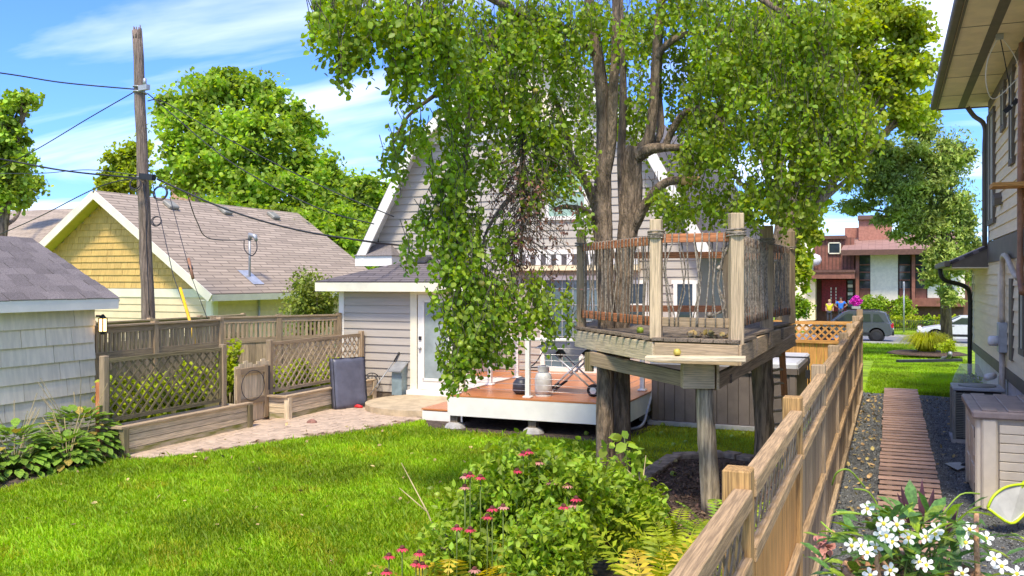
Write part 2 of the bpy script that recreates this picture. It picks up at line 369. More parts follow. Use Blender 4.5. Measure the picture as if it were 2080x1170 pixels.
def leaves(name, pts, size, m, root=None, droop=0.5, flat=0.5, kind='stuff', shape=LEAF, axis=None, up=None):
    """many small folded leaves at pts: long axis droops, faces lean upward"""
    pts = np.asarray(pts, dtype=float); n = len(pts)
    a = rng.normal(size=(n, 3)) if axis is None else np.asarray(axis) + 0.35 * rng.normal(size=(n, 3))
    a[:, 2] -= droop * 1.5; a = unit(a)
    nn = rng.normal(size=(n, 3)); nn[:, 2] += flat * 2
    if up is not None: nn = np.asarray(up) + 0.4 * rng.normal(size=(n, 3))
    b = unit(np.cross(nn, a)); c = np.cross(a, b)
    sz = (np.asarray(size) * (0.7 + 0.6 * rng.random(n)))[:, None, None]
    vs = pts[:, None, :] + sz * (shape[None, :, 0:1] * a[:, None, :] + shape[None, :, 1:2] * b[:, None, :] + shape[None, :, 2:3] * c[:, None, :])
    i = np.arange(n)[:, None] * 6
    fs = np.concatenate([i + np.array([[0, 1, 2, 3]]), i + np.array([[0, 3, 4, 5]])], 1).reshape(-1, 4)
    return fastmesh(name, vs.reshape(-1, 3), fs, m, root, kind)
def ball(n, c, r, surf=0.55):
    p = unit(rng.normal(size=(n, 3))) * (surf + (1 - surf) * rng.random((n, 1))); return np.array(c) + p * np.array(r)
def grassmesh(name, pts, h, m, root=None, lean=0.5, w=0.006):
    n = len(pts); pts = np.asarray(pts, float)
    a = rng.random(n) * 2 * PI; sd = np.stack([np.cos(a), np.sin(a), 0 * a], 1); hh = h * (0.6 + 0.8 * rng.random(n))[:, None]
    ld = np.stack([-np.sin(a), np.cos(a), 0 * a], 1) * (lean * (rng.random(n)[:, None]) ) * hh
    up = np.array([[0, 0, 1.0]])
    ww = w * (0.7 + 0.6 * rng.random(n))[:, None]
    v = np.stack([pts - sd * ww, pts + sd * ww, pts + ld * 0.4 + up * hh * 0.6 + sd * ww * .8, pts + ld + up * hh], 1)
    i = np.arange(n)[:, None] * 4
    f = np.concatenate([i + np.array([[0, 1, 2]]), i + np.array([[0, 2, 3]])], 1).reshape(-1, 3)
    return fastmesh(name, v.reshape(-1, 3), f, m, root, 'stuff')
def inpoly(x, y, poly):
    r = np.zeros(len(x), bool); n = len(poly)
    for i in range(n):
        x0, y0 = poly[i][:2]; x1, y1 = poly[(i + 1) % n][:2]
        c = ((y0 > y) != (y1 > y)) & (x < (x1 - x0) * (y - y0) / ((y1 - y0) if y1 != y0 else 1e-9) + x0); r ^= c
    return r
# ------------------------------------------------------------------ the ground
def gz(x, y):
    """height of the terrain: level yard, falling gently to the street, level beyond"""
    t = min(max((y - 24) / 24, 0), 1); return -0.75 * t * t * (3 - 2 * t)
def struct(o): o['kind'] = 'structure'; return o
def sheet(name, xs, ys, m, dz=0.0):
    b = MB(); vs = [(x, y, gz(x, y) + dz) for y in ys for x in xs]; n = len(xs)
    b.add(vs, [(j * n + i, j * n + i + 1, (j + 1) * n + i + 1, (j + 1) * n + i) for j in range(len(ys) - 1) for i in range(n - 1)])
    return struct(b.build(name, m, None, True))
sheet('ground', [-400, -60, -30, -14, 0, 14, 40, 400], [-30, 0, 12, 22, 24, 28, 32, 36, 40, 44, 48, 60, 90, 800], 'lawn', -0.012)
edge = [G(253, 936), G(330, 932), G(420, 922), G(520, 906), G(640, 889), G(760, 872), G(862, 855)]
edge = curve_pts(edge, 4)
patio_poly = [(p.x, p.y) for p in edge] + [(-7.9, 17.4), (-11.2, 17.4), (-11.2, 9.9)]
def flat(name, poly, z, m, t=0.02):
    return struct(MB().prism([(x, y, z - t) for x, y in poly], (0, 0, t)).build(name, m))
patio = flat('patio', patio_poly, 0.004, 'paver_joint')
row = 0; y = 9.7
cells = []
while y < 17.4:
    x = -11.2 + (0.17 if row % 2 else 0)
    while x < -7.6:
        ok = inpoly(np.array([x + .02, x + .30, x + .02, x + .30]), np.array([y + .02, y + .02, y + .2, y + .2]), patio_poly)
        if ok.all() and x > -10.75: cells.append((x, y))
        x += 0.335
    y += 0.222; row += 1
cells.sort(key=lambda c: c[0] ** 2 + c[1] ** 2)
rest = MB()
for k, (x, y) in enumerate(cells):
    z = 0.03 + rnd.uniform(-.003, .003); a = V((x + .006, y + .107, z - .02)); b_ = V((x + .326, y + .107, z - .02))
    if k < 300: bar(patio, 'paver', a, b_, 0.208, 0.04, 'paver', ch=0.005)
    else: rest.box((x + .006, y + .004, z - .04), (x + .326, y + .211, z))
if rest.v: rest.build('paver_field', 'paver', patio)['kind'] = 'stuff'
# mulch bed under the tree house, with a border of stones
mp_ = [G(1302, 978), G(1370, 932), G(1470, 928), G(1535, 938), V((-0.75, 12.3, 0)), V((-0.75, 8.2, 0)), G(1240, 1075)]
mulch = flat('mulch_bed', [(p.x, p.y) for p in mp_], 0.012, 'mulch')
for a, b_, n in ((mp_[6], mp_[0], 4), (mp_[0], mp_[1], 3), (mp_[1], mp_[2], 2), (mp_[2], mp_[3], 2)):
    for k in range(n):
        p = a.lerp(b_, (k + .02) / n); q = a.lerp(b_, (k + .96) / n); z = V((0, 0, .03 + rnd.uniform(-.01, .012)))
        bar(mulch, 'edge_stone', p + z, q + z, 0.23, 0.09, 'edge_stone', ch=0.012)
pp = np.array([[rnd.uniform(-4, -.7), rnd.uniform(7.5, 13), .02] for _ in range(9000)])
pp = pp[inpoly(pp[:, 0], pp[:, 1], [(p.x, p.y) for p in mp_])]
leaves('mulch_chips', pp, 0.055, 'mulch_chip', mulch, droop=0, flat=1.2, shape=LEAFN)
# soil bed along the shed, in the flower bed and under the deck
flat('soil_bed', [(-11.5, 5.0), (-11.5, 10.4), (-10.75, 10.35), (-10.45, 9.9), (-10.2, 9.0), (-10.1, 7.0), (-10.1, 5.0)], 0.012, 'soil')
flat('flower_bed', [(-3.8, 4.5), (-3.6, 6.6), (-2.9, 7.9), (-2.2, 8.3), (-.72, 8.2), (-.72, 2.0), (-3.5, 2.0)], 0.008, 'soil')
flat('deck_soil', [(-7.6, 14.2), (-7.2, 13.95), (-5.5, 13.9), (-4.2, 13.7), (-3.9, 14.6), (-3.8, 19.0), (-8.3, 19.0), (-8.0, 15)], 0.006, 'soil')
# gravel path between the fence and the neighbour
gravel = flat('gravel_path', [(-.62, 0.5), (3.5, 0.5), (3.5, 21.6), (2.2, 21.7), (.7, 22.5), (-.62, 22.6)], 0.004, 'gravel')
pp = np.array([[rnd.uniform(-.6, 2.2), rnd.uniform(5, 22), .012] for _ in range(60000)])
leaves('gravel_chips', pp, 0.018, 'gravel_chip', None, droop=0, flat=1.0)
pp = np.array([[rnd.uniform(-.6, -.1) if rnd.random() < .6 else rnd.uniform(-.6, 1.5), rnd.uniform(5, 22), .03] for _ in range(520)])
leaves('fallen_leaves', pp, 0.06, 'dry_leaf', None, droop=0, flat=2.0)
walk = thing('boardwalk', None, None, (0.2, 14, 0), kind='structure')
y = 4.0; k = 0
while y < 22.6:
    bar(walk, 'plank', (-.14 + rnd.uniform(-.012, .012), y, .105), (.55 + rnd.uniform(-.012, .012), y + rnd.uniform(-.008, .008), .105), .17, .016, 'plank_walk', ch=0.003)
    y += 0.29; k += 1
for x in (-.02, .42): bar(walk, 'bearer', (x, 4, .05), (x, 22.6, .05), .06, .09, 'wood_dark')
# street
st = MB(); st.box((-120, 51.2, -.9), (120, 57.6, -.735)); struct(st.build('street', 'asphalt'))
for yy, nm in ((51.05, 'kerb'), (57.7, 'kerb')):
    struct(MB().box((-120, yy - .12, -.9), (120, yy + .12, -.62)).build(nm, 'concrete_grey'))
struct(MB().box((-14, 60.5, -.8), (-4.5, 69.8, -.66)).build('entrance_path', 'concrete'))
# lawn: real blades, thick in the near yard
def scatter(n, x0, x1, y0, y1):
    return np.stack([rng.uniform(x0, x1, n), rng.uniform(y0, y1, n)], 1)
bare = [patio_poly, [(p.x, p.y) for p in mp_], [(-11.5, 5.0), (-11.5, 10.4), (-10.75, 10.35), (-10.45, 9.9), (-10.2, 9.0), (-10.1, 7.0), (-10.1, 5.0)],
        [(-7.5, 14.2), (-7.2, 14.05), (-5.5, 14.0), (-4.2, 13.9), (-3.9, 15.9), (-1.2, 15.9), (-1.2, 19), (-8.3, 19.0), (-8.0, 15)], [(-3.8, 4.5), (-3.6, 6.6), (-2.9, 7.9), (-2.2, 8.3), (-.72, 8.2), (-.72, 2.0), (-3.5, 2.0)]]
p2 = np.concatenate([scatter(330000, -11.5, -.7, 5.2, 12.5), scatter(70000, -10.6, -.7, 12.5, 16.2)])
for q in bare: p2 = p2[~inpoly(p2[:, 0], p2[:, 1], q)]
dd = -p2[:, 0] * ST + p2[:, 1] * CT; uu = 1040 + F * (p2[:, 0] * CT + p2[:, 1] * ST) / dd
p2 = p2[(uu > -40) & (dd > 7.3)]
worn = (p2[:, 1] > 12.8) & (p2[:, 0] > -4.2)       # thin, yellowed turf by the tub
g3 = lambda p: np.concatenate([p, np.zeros((len(p), 1))], 1)
pn = p2[~worn]; dry = rng.random(len(pn)) < (.10 + .5 * (np.sin(pn[:, 0] * 2.1 + 1.3 * np.sin(pn[:, 1] * 1.7)) * np.sin(pn[:, 1] * 2.6 + pn[:, 0]) > .72))
grassmesh('dry_grass', g3(pn[dry]), 0.046, 'grass_yellow', None, .9, .0065)
tl = rng.random(len(pn)) < .03
grassmesh('tall_grass', g3(pn[tl]), 0.095, 'grass_blade', None, 1.1, .006)
grassmesh('lawn_grass', g3(pn[~dry]), 0.048, 'grass_blade', None, 0.9, 0.0065)['label'] = 'bright green mown lawn grass in the back yard'
pw = p2[worn]; grassmesh('worn_grass', g3(pw[rng.random(len(pw)) < .6]), 0.04, 'grass_yellow', None, 1.0, 0.006)
p3 = scatter(70000, -.55, 2.0, 22.4, 36); zz3 = np.array([gz(0, yy) for yy in p3[:, 1]])
grassmesh('side_lawn_grass', np.concatenate([p3, zz3[:, None]], 1), 0.07, 'grass_blade', None, 0.8, 0.011)
p3 = scatter(26000, -4, 2.6, 36, 51); zz3 = np.array([gz(0, yy) for yy in p3[:, 1]])
grassmesh('front_lawn_grass', np.concatenate([p3, zz3[:, None]], 1), 0.08, 'grass_blade', None, 0.8, 0.02)
p3 = scatter(12000, -14, 8, 57.9, 61)
grassmesh('verge_grass', np.concatenate([p3, np.full((len(p3), 1), -.76)], 1), 0.12, 'grass_blade', None, 0.8, 0.02)
# ------------------------------------------------------------------ walls made of boards
def lap(root, a, b, z0, z1, ex, m, out, name='siding_board', clip=None, t=0.022):
    """lap siding from a to b (xy of the wall face) between z0 and z1; clip(z) -> (s0, s1) fractions"""
    a = V((*a, 0)); b = V((*b, 0)); out = V((*out, 0)).normalized(); z = z0
    while z < z1 - 0.02:
        h = min(ex, z1 - z); s0, s1 = clip(z + h) if clip else (0, 1)
        if s1 - s0 > 0.01:
            p = a.lerp(b, s0); q = a.lerp(b, s1); c = V((0, 0, z + h / 2)) + out * t
            bar(root, name, p + c, q + c, t, h + 0.012, m, up=(V((0, 0, 1)) - out * (t * 1.1 / ex)))
        z += ex
def shakes(root, a, b, z0, z1, ex, wd, m, out, name='shingle', clip=None, t=0.026, jit=0.35, gap=.006):
    a = V((*a, 0)); b = V((*b, 0)); L_ = (b - a).length; dr = (b - a) / L_; out = V((*out, 0)).normalized(); z = z0; n = 0
    while z < z1 - 0.02:
        h = min(ex, z1 - z); s0, s1 = clip(z + h) if clip else (0, 1); x = s0 * L_ - rnd.random() * wd * .5
        while x < s1 * L_ - .02:
            w = wd * (1 + rnd.uniform(-jit, jit)); x0 = max(x, s0 * L_); x1 = min(x + w - gap, s1 * L_)
            if x1 - x0 > 0.03:
                q = out * (t + rnd.uniform(0, .003)) + V((0, 0, z + h / 2 + rnd.uniform(-.0015, .0015)))
                bar(root, name, a + dr * round(x0, 2) + q, a + dr * round(x1, 2) + q, t, round(h + .02, 2), m, up=(V((0, 0, 1)) - out * (t * 1.2 / ex))); n += 1
            x += w
        z += ex
    return n
def roofslab(root, name, quad, t, m, uvs=None):
    """sloping slab, quad = eave0, eave1, ridge1, ridge0"""
    q = [V(p) for p in quad]; n = (q[1] - q[0]).cross(q[3] - q[0]).normalized()
    if n.z < 0: n = -n
    e = (q[1] - q[0]).normalized(); s = n.cross(e)
    return MB().prism([p - n * t for p in q], n * t).build(name, m, root, uvf=lambda v: ((v - q[0]).dot(e), (v - q[0]).dot(s)))
def window(root, c0, c1, out, fm='white_paint', gm='glass', fw=0.08, name='window', mull=0, tr=0, sill=True):
    """framed window in a vertical wall between corners c0 (low) and c1 (high)"""
    c0 = V(c0); c1 = V(c1); out = V(out).normalized(); side = V((c1.x - c0.x, c1.y - c0.y, 0)); w = side.length; side.normalize(); h = c1.z - c0.z
    b = MB(); o = out * .02
    pane = bar(root, name, c0 + o + V((0, 0, h / 2)), c0 + side * w + o + V((0, 0, h / 2)), .012, h, gm)
    def fr(p, q, ww, nm='frame'):
        bar(pane, nm, p, q, .05, ww, fm, up=(0, 0, 1) if abs((q - p).z) < .1 else side)
    z1 = V((0, 0, h)); oo = out * .035
    fr(c0 + oo - side * fw, c0 + side * (w + fw) + oo, fw, 'sill'); fr(c0 + z1 + oo - side * fw, c0 + z1 + side * (w + fw) + oo, fw)
    fr(c0 + oo + V((0, 0, fw / 2)), c0 + z1 + oo - V((0, 0, fw / 2)), fw); fr(c0 + side * w + oo + V((0, 0, fw / 2)), c0 + side * w + z1 + oo - V((0, 0, fw / 2)), fw)
    o3 = out * .032
    for k in range(mull): p = c0 + side * w * (k + 1) / (mull + 1) + o3; fr(p, p + z1, .03, 'mullion')
    for k in range(tr): p = c0 + z1 * ((k + 1) / (tr + 1)) + out * .03; fr(p, p + side * w, .028, 'mullion')
    return pane
# ------------------------------------------------------------------ grey shed on the left
sh = thing('shed', 'small grey shingled shed with a purple-grey shingle roof beside the hostas', 'shed', (-12.8, 8.2, 0))
SX = -11.65; SY1 = 10.75; SY0 = 3.5; EZ = 2.27
MB().box((-15.2, SY0, 0), (SX - .02, SY1 - .02, EZ)).build('wall', 'siding_dark', sh)
shakes(sh, (SX, 6.2), (SX, SY1), 0.05, EZ - .02, 0.262, 0.36, 'shake_grey', (1, 0), 'wall_shingle')
bar(sh, 'corner_board', (SX - .03, SY1, 0.05), (SX - .03, SY1, EZ), .09, .04, 'shake_grey', up=(0, 1, 0))
ov = 0.20; ex0 = SX + ov; rz_ = 1.0; RX = -13.4
roofslab(sh, 'roof', [(ex0, SY0 - .3, EZ + .02), (ex0, SY1 + .3, EZ + .02), (RX, SY1 + .3, EZ + rz_), (RX, SY0 - .3, EZ + rz_)], .05, 'roof_purple')
roofslab(sh, 'roof', [(2 * RX - ex0, SY1 + .3, EZ + .02), (2 * RX - ex0, SY0 - .3, EZ + .02), (RX, SY0 - .3, EZ + rz_), (RX, SY1 + .3, EZ + rz_)], .05, 'roof_purple')
bar(sh, 'fascia', (ex0 + .01, SY0 - .3, EZ - .05), (ex0 + .01, SY1 + .3, EZ - .05), .03, .17, 'white_paint')
bar(sh, 'rake_board', (ex0, SY1 + .31, EZ - .05), (RX, SY1 + .31, EZ + rz_ - .07), .03, .13, 'white_paint')
MB().box((SX, SY0, EZ - .12), (ex0, SY1 + .29, EZ - .10)).build('soffit', 'metal_box', sh)
sl_ = V((RX - ex0, 0, rz_ - .02)); sn = V((sl_.z, 0, -sl_.x)).normalized(); nr = 11; ln = sl_.length / nr; sd_ = sl_.normalized()
for r in range(nr):
    y = SY1 + .32 - (0.16 if r % 2 else 0) - rnd.uniform(0, .05)
    y1 = SY1 + .32
    while y1 > 5.6:
        w = rnd.choice((.30, .33, .36)); y0 = y1 - w if y1 < SY1 + .3 else y1 - w * rnd.uniform(.5, 1)
        p = V((ex0 + .02, 0, EZ + .03)) + sd_ * (ln * (r + .5)) + sn * (.012 + rnd.choice((0, .007)))
        bar(sh, 'roof_shingle', p + V((0, y0 + .004, 0)), p + V((0, y1 - .004, 0)), ln + .02, .012, 'roof_purple', up=sn + sd_ * -.05)
        y1 = y0
lt = thing('wall_lantern', 'small lit lantern with amber glass at the shed corner', 'lantern', (SX + .12, SY1 + .06, 1.62))
c = V((SX + .10, SY1 + .1, 1.78))
MB().box(c + V((-.04, -.04, 0)), c + V((.04, .04, .2))).build('glass_body', 'lamp_glow', lt)
MB().lathe([(.085, .2), (.02, .27)], c, 4).build('cap', 'black_metal', lt)
for dx_ in (-1, 1):
    for dy_ in (-1, 1): bar(lt, 'corner_bar', c + V((dx_ * .042, dy_ * .042, -.01)), c + V((dx_ * .042, dy_ * .042, .21)), .014, .014, 'black_metal')
bar(lt, 'bracket', c + V((-.14, 0, .24)), c + V((0, 0, .24)), .02, .03, 'black_metal')
MB().lathe([(.03, -.05), (.06, 0)], c, 8).build('base', 'black_metal', lt)
# ------------------------------------------------------------------ yellow garage
ga = thing('garage', 'yellow garage with shingled gable and brown shingle roof behind the utility pole', 'garage', (-20.8, 24, 0))
GX1 = -17.35; GY0 = 20.1; GY1 = 29.0; GRX = -21.15; GEZ = 2.45; GS = .70; GX0 = 2 * GRX - GX1
MB().prism([(GX0, GY0 + .02, 0), (GX1 - .02, GY0 + .02, 0), (GX1 - .02, GY0 + .02, GEZ), (GRX, GY0 + .02, GEZ + (GX1 - GRX) * GS), (GX0, GY0 + .02, GEZ)], (0, GY1 - GY0, 0)).build('wall', 'siding_cream', ga)
lap(ga, (GX0, GY0), (GX1 - .1, GY0), .1, 2.1, .2, 'siding_cream', (0, -1))
lap(ga, (GX1, GY0 + .12), (GX1, GY1), .1, 2.25, .2, 'siding_cream', (1, 0))
bar(ga, 'frieze_board', (GX0, GY0 - .03, 2.22), (GX1, GY0 - .03, 2.22), .05, .24, 'cream_paint')
bar(ga, 'frieze_board', (GX1 + .03, GY0, 2.33), (GX1 + .03, GY1, 2.33), .05, .16, 'cream_paint')
bar(ga, 'corner_board', (GX1 - .08, GY0 - .03, 0), (GX1 - .08, GY0 - .03, 2.1), .2, .05, 'cream_paint', up=(0, 1, 0))
bar(ga, 'corner_board', (GX1 + .03, GY0 + .06, 0), (GX1 + .03, GY0 + .06, 2.25), .05, .2, 'cream_paint', up=(0, 1, 0))
Lg = GX1 - GX0
def gclip(z):
    hw = max(0, (GX1 - GRX) - (z - GEZ) / GS) if z > GEZ else (GX1 - GRX)
    return ((Lg / 2 - hw) / Lg, (Lg / 2 + hw) / Lg)
shakes(ga, (GX0, GY0), (GX1, GY0), 2.36, GEZ + (GX1 - GRX) * GS, .19, .22, 'shingle_yellow', (0, -1), 'gable_shingle', gclip, gap=.004)
ov = .42; ez = GEZ - ov * GS; pk = GEZ + (GX1 - GRX) * GS + .06; g0 = GY0 - .55; g1 = GY1 + .3
for s_ in (1, -1):
    exx = GRX + s_ * (GX1 - GRX + ov); q = [(exx, g0, ez + .06), (exx, g1, ez + .06), (GRX, g1, pk), (GRX, g0, pk)]
    roofslab(ga, 'roof', q if s_ > 0 else [q[1], q[0], q[3], q[2]], .09, 'roof_brown')
    bar(ga, 'rake_board', (exx, g0 - .02, ez - .06), (GRX, g0 - .02, pk - .12), .04, .22, 'cream_paint')
    MB().prism([(exx, g0, ez - .04), (GRX, g0, pk - .10), (GRX, g0, pk - .13), (exx, g0, ez - .07)], (0, .55, 0)).build('soffit', 'soffit_yellow', ga)
exx = GX1 + ov
bar(ga, 'fascia', (exx + .01, g0, ez - .05), (exx + .01, g1, ez - .05), .03, .18, 'cream_paint')
MB().box((GX1, g0 + .02, ez - .13), (exx, g1, ez - .11)).build('soffit', 'cream_paint', ga)
gn = V((GS, 0, 1)).normalized()
def onroof(t, y, exx=exx, ez=ez, pk=pk): return V((exx + (GRX - exx) * t, y, ez + .06 + (pk - ez - .06) * t))
for y in (22.1, 24.6, 27.2):
    p = onroof(.90, y) + gn * .06; bar(ga, 'roof_vent', p - V((0, .2, 0)), p + V((0, .2, 0)), .38, .13, 'ac_metal', up=gn, ch=.03)
p = onroof(.16, 22.0)
mast = MB().tube([p, p + V((0, 0, 1.15))], .035, 8).build('service_mast', 'metal_grey', ga, True)
MB().prism([onroof(.08, 21.75) + gn * .012, onroof(.08, 22.25) + gn * .012, onroof(.22, 22.25) + gn * .012, onroof(.22, 21.75) + gn * .012], gn * .01).build('flashing', 'aluminium', mast)
MB().tube([p + V((0, 0, 1.1)), p + V((.02, 0, 1.24)), p + V((.2, 0, 1.2)), p + V((.24, 0, 1.06))], [.06, .08, .07, .05], 8).build('weather_head', 'metal_grey', mast, True)
rod(mast, 'drip_loop', curve_pts([p + V((.24, 0, 1.06)), p + V((.34, -.1, .8)), p + V((.2, -.15, .62)), p + V((-.1, -.1, .8)), p + V((-.12, -.1, 1.1))], 5), .016, 'wire')
MB().tube([(GX1 + .09, 22.0, 0), (GX1 + .09, 22.0, 2.2)], .035, 8).build('conduit', 'metal_grey', ga, True)
# ------------------------------------------------------------------ tan-roofed house behind
fh = thing('house', 'yellow house with a long tan roof and chimney behind the garage', 'house', (-36, 33, 0))
hx1 = -25.6; hy0 = 28.5
MB().box((-50, hy0, 0), (hx1, hy0 + 10, 4.05)).build('wall', 'shingle_yellow', fh)
lap(fh, (-44, hy0), (hx1, hy0), 1.5, 4.0, .25, 'shingle_yellow', (0, -1))
roofslab(fh, 'roof', [(-50, hy0 - .5, 4.0), (hx1 + .5, hy0 - .5, 4.0), (hx1 - 2.0, hy0 + 5, 6.15), (-50, hy0 + 5, 6.15)], .1, 'roof_brown')
roofslab(fh, 'roof', [(hx1 + .5, hy0 - .5, 4.0), (hx1 + .5, hy0 + 10.5, 4.0), (hx1 - 2.0, hy0 + 5.1, 6.15), (hx1 - 2.0, hy0 + 5, 6.15)], .1, 'roof_brown')
bar(fh, 'gutter', (-50, hy0 - .55, 3.93), (hx1 + .5, hy0 - .55, 3.93), .12, .14, 'white_paint')
rod(fh, 'downspout', curve_pts([(hx1 - .2, hy0 - .5, 3.85), (hx1 - .15, hy0 - .4, 3.6), (hx1 + .08, hy0 - .1, 3.4), (hx1 + .08, hy0 - .08, 0)], 4), .06, 'white_paint')
window(fh, (hx1 - 1.5, hy0 - .03, 2.1), (hx1 - .5, hy0 - .03, 3.55), (0, -1, 0), 'cream_paint', fw=.12)
for x in (-33.6, -32.0, -30.4, -28.8): bar(fh, 'roof_vent', (x - .3, hy0 + 4.2, 6.02), (x + .3, hy0 + 4.2, 6.02), .5, .22, 'ac_dark', ch=.05)
ch = MB().box((-31.6, hy0 + 5.2, 5.5), (-30.3, hy0 + 6.0, 6.95)).build('chimney', 'brick_tan', fh)
MB().box((-31.7, hy0 + 5.1, 6.95), (-30.2, hy0 + 6.1, 7.08)).build('chimney_cap', 'concrete', ch)
MB().lathe([(.14, 7.08), (.14, 7.35), (.24, 7.36), (.24, 7.5), (.05, 7.52)], (-30.9, hy0 + 5.6, 0), 10).build('flue', 'copper', ch)
# ------------------------------------------------------------------ grey house with the gambrel gable
ho = thing('house', 'grey house with steep white-trimmed gambrel gable behind the apple tree', 'house', (-7.5, 24, 0))
HY = 18.9; HC = -7.5; E0 = 4.2; EZ0 = 3.17; KX = 2.8; KZ = 5.72; PZ = 8.24; HB = 30.0
prof = [(HC - 3.75, 0), (HC + 3.75, 0), (HC + 3.75, 3.6), (HC + KX - .1, KZ - .12), (HC, PZ - .2), (HC - KX + .1, KZ - .12), (HC - 3.75, 3.6)]
MB().prism([(x, HY + .02, z) for x, z in prof], (0, HB - HY, 0)).build('wall', 'siding_dark', ho)
def hclip(z):
    hw = 3.8 if z < EZ0 + .7 else (E0 - (z - EZ0) / ((KZ - EZ0) / (E0 - KX)) if z < KZ else KX - (z - KZ) / ((PZ - KZ) / KX))
    hw = max(0, min(hw, 3.8)); return (.5 - hw / 7.6, .5 + hw / 7.6)
lap(ho, (HC - 3.8, HY), (HC + 3.8, HY), .6, 5.75, .172, 'siding_grey', (0, -1), clip=hclip)
shakes(ho, (HC - 3.8, HY), (HC + 3.8, HY), 6.05, PZ - .1, .24, .26, 'shake_grey', (0, -1), 'gable_shingle', hclip)
bar(ho, 'belt_board', (HC - KX, HY - .05, 5.9), (HC + KX, HY - .05, 5.9), .1, .3, 'white_paint')
bar(ho, 'belt_cap', (HC - KX, HY - .1, 6.07), (HC + KX, HY - .1, 6.07), .22, .05, 'white_paint')
ovf = .42
for s_ in (-1, 1):
    lo = (HC + s_ * E0, EZ0); kn = (HC + s_ * KX, KZ); pk = (HC, PZ)
    for (a, b_, nm) in ((lo, kn, 'lower'), (kn, pk, 'upper')):
        q = [(a[0], HY - ovf, a[1]), (a[0], HB, a[1]), (b_[0], HB, b_[1]), (b_[0], HY - ovf, b_[1])]
        roofslab(ho, 'roof', q if s_ > 0 else [q[1], q[0], q[3], q[2]], .07, 'roof_slate')
        d_ = V((b_[0] - a[0], 0, b_[1] - a[1])).normalized(); nn_ = V((-d_.z, 0, d_.x)) * (-s_)
        off = V((d_.z * -s_, 0, d_.x * s_))
        inn = V((-s_ * abs(d_.z), 0, -abs(d_.x)))
        bar(ho, 'rake_board', V((a[0], HY - ovf - .02, a[1])) + inn * .15, V((b_[0], HY - ovf - .02, b_[1])) + inn * .15 + d_ * .05, .05, .22, 'white_paint', up=inn)
        MB().prism([V((a[0], HY - ovf, a[1])) + inn * .09, V((b_[0], HY - ovf, b_[1])) + inn * .09, V((b_[0], HY - ovf, b_[1])) + inn * .12, V((a[0], HY - ovf, a[1])) + inn * .12], (0, ovf, 0)).build('soffit', 'white_paint', ho)
        L2 = (V(b_) - V(a)).length
        for k in range(int(L2 / .17)):
            p = V((a[0], HY - ovf / 2, a[1])) + d_ * (.17 * k + .08) + inn * .125
            bar(ho, 'soffit_board', p - V((0, ovf / 2, 0)), p + V((0, ovf / 2, 0)), .16, .012, 'white_paint', up=inn)
    # slates of the steep lower roof, right side is seen
    if s_ > 0:
        a = V((lo[0], 0, lo[1])); b_ = V((kn[0], 0, kn[1])); d_ = (b_ - a).normalized(); nrm = V((d_.z, 0, -d_.x)); n_ = 16; st_ = (b_ - a).length / n_
        for r in range(n_):
            y = HY - ovf - (.2 if r % 2 else 0)
            while y < HY + 5:
                y1 = y + .42; p = a + d_ * (st_ * (r + .5)) + nrm * .012
                bar(ho, 'roof_slate', p + V((0, max(y, HY - ovf), 0)), p + V((0, y1 - .012, 0)), st_ + .02, .015, 'roof_slate', up=nrm + d_ * -.07); y = y1
# cornice return at the left foot of the gable
cr = MB(); x0 = HC - E0 - .02
cr.add([(x0, HY - .5, 3.16), (x0 + 1.05, HY - .5, 3.16), (x0 + 1.05, HY, 3.16), (x0, HY, 3.16), (x0 + .35, HY - .02, 3.46), (x0 + .75, HY - .02, 3.46)], [(0, 1, 5, 4), (1, 2, 5), (0, 4, 3), (2, 3, 4, 5), (3, 2, 1, 0)])
cr.build('cornice_return_roof', 'roof_slate', ho)
MB().box((x0 + .03, HY - .46, 2.92), (x0 + 1.02, HY, 3.15)).build('cornice_return', 'white_paint', ho)
# gable window, lower windows and sliding door
window(ho, (-7.0, HY - .03, 3.95), (-6.1, HY - .03, 5.1), (0, -1, 0), gm='curtain_green', tr=1)
window(ho, (-4.15, HY - .03, 1.35), (-3.75, HY - .03, 2.55), (0, -1, 0), gm='glass')
window(ho, (-5.55, HY - .03, 1.6), (-4.75, HY - .03, 2.55), (0, -1, 0), gm='glass', tr=1)
sd = bar(ho, 'sliding_door', (-7.05, HY - .045, 1.62), (-5.3, HY - .045, 1.62), .02, 1.98, 'glass_blue')
for x in (-7.1, -6.2, -5.3): bar(sd, 'stile', (x, HY - .075, .6), (x, HY - .075, 2.66), .1, .06, 'white_paint', up=(0, 1, 0))
for z in (.64, 2.64): bar(sd, 'rail', (-7.2, HY - .08, z), (-5.2, HY - .08, z), .07, .1, 'white_paint')
for x in (-6.9, -6.65, -6.4, -5.95, -5.75, -5.55): bar(sd, 'muntin', (x, HY - .06, .7), (x, HY - .06, 2.6), .012, .012, 'lead', up=(0, 1, 0))
for z in (1.0, 1.35, 1.7, 2.05, 2.4): bar(sd, 'muntin', (-7.0, HY - .064, z), (-5.35, HY - .064, z), .012, .014, 'lead')
aw = bar(ho, 'awning_box', (-7.9, HY - .16, 2.86), (-4.9, HY - .16, 2.86), .3, .12, 'soffit_beige')
bar(aw, 'awning_hood', (-7.9, HY - .16, 3.2), (-4.9, HY - .16, 3.2), .3, .1, 'white_paint')
k = 0; x = -7.9
while x < -4.95:
    bar(aw, 'awning_stripe', (x, HY - .30, 3.02), (x + .119, HY - .30, 3.02), .02, .24, ('awning_white', 'awning_dark')[k % 2]); x += .12; k += 1
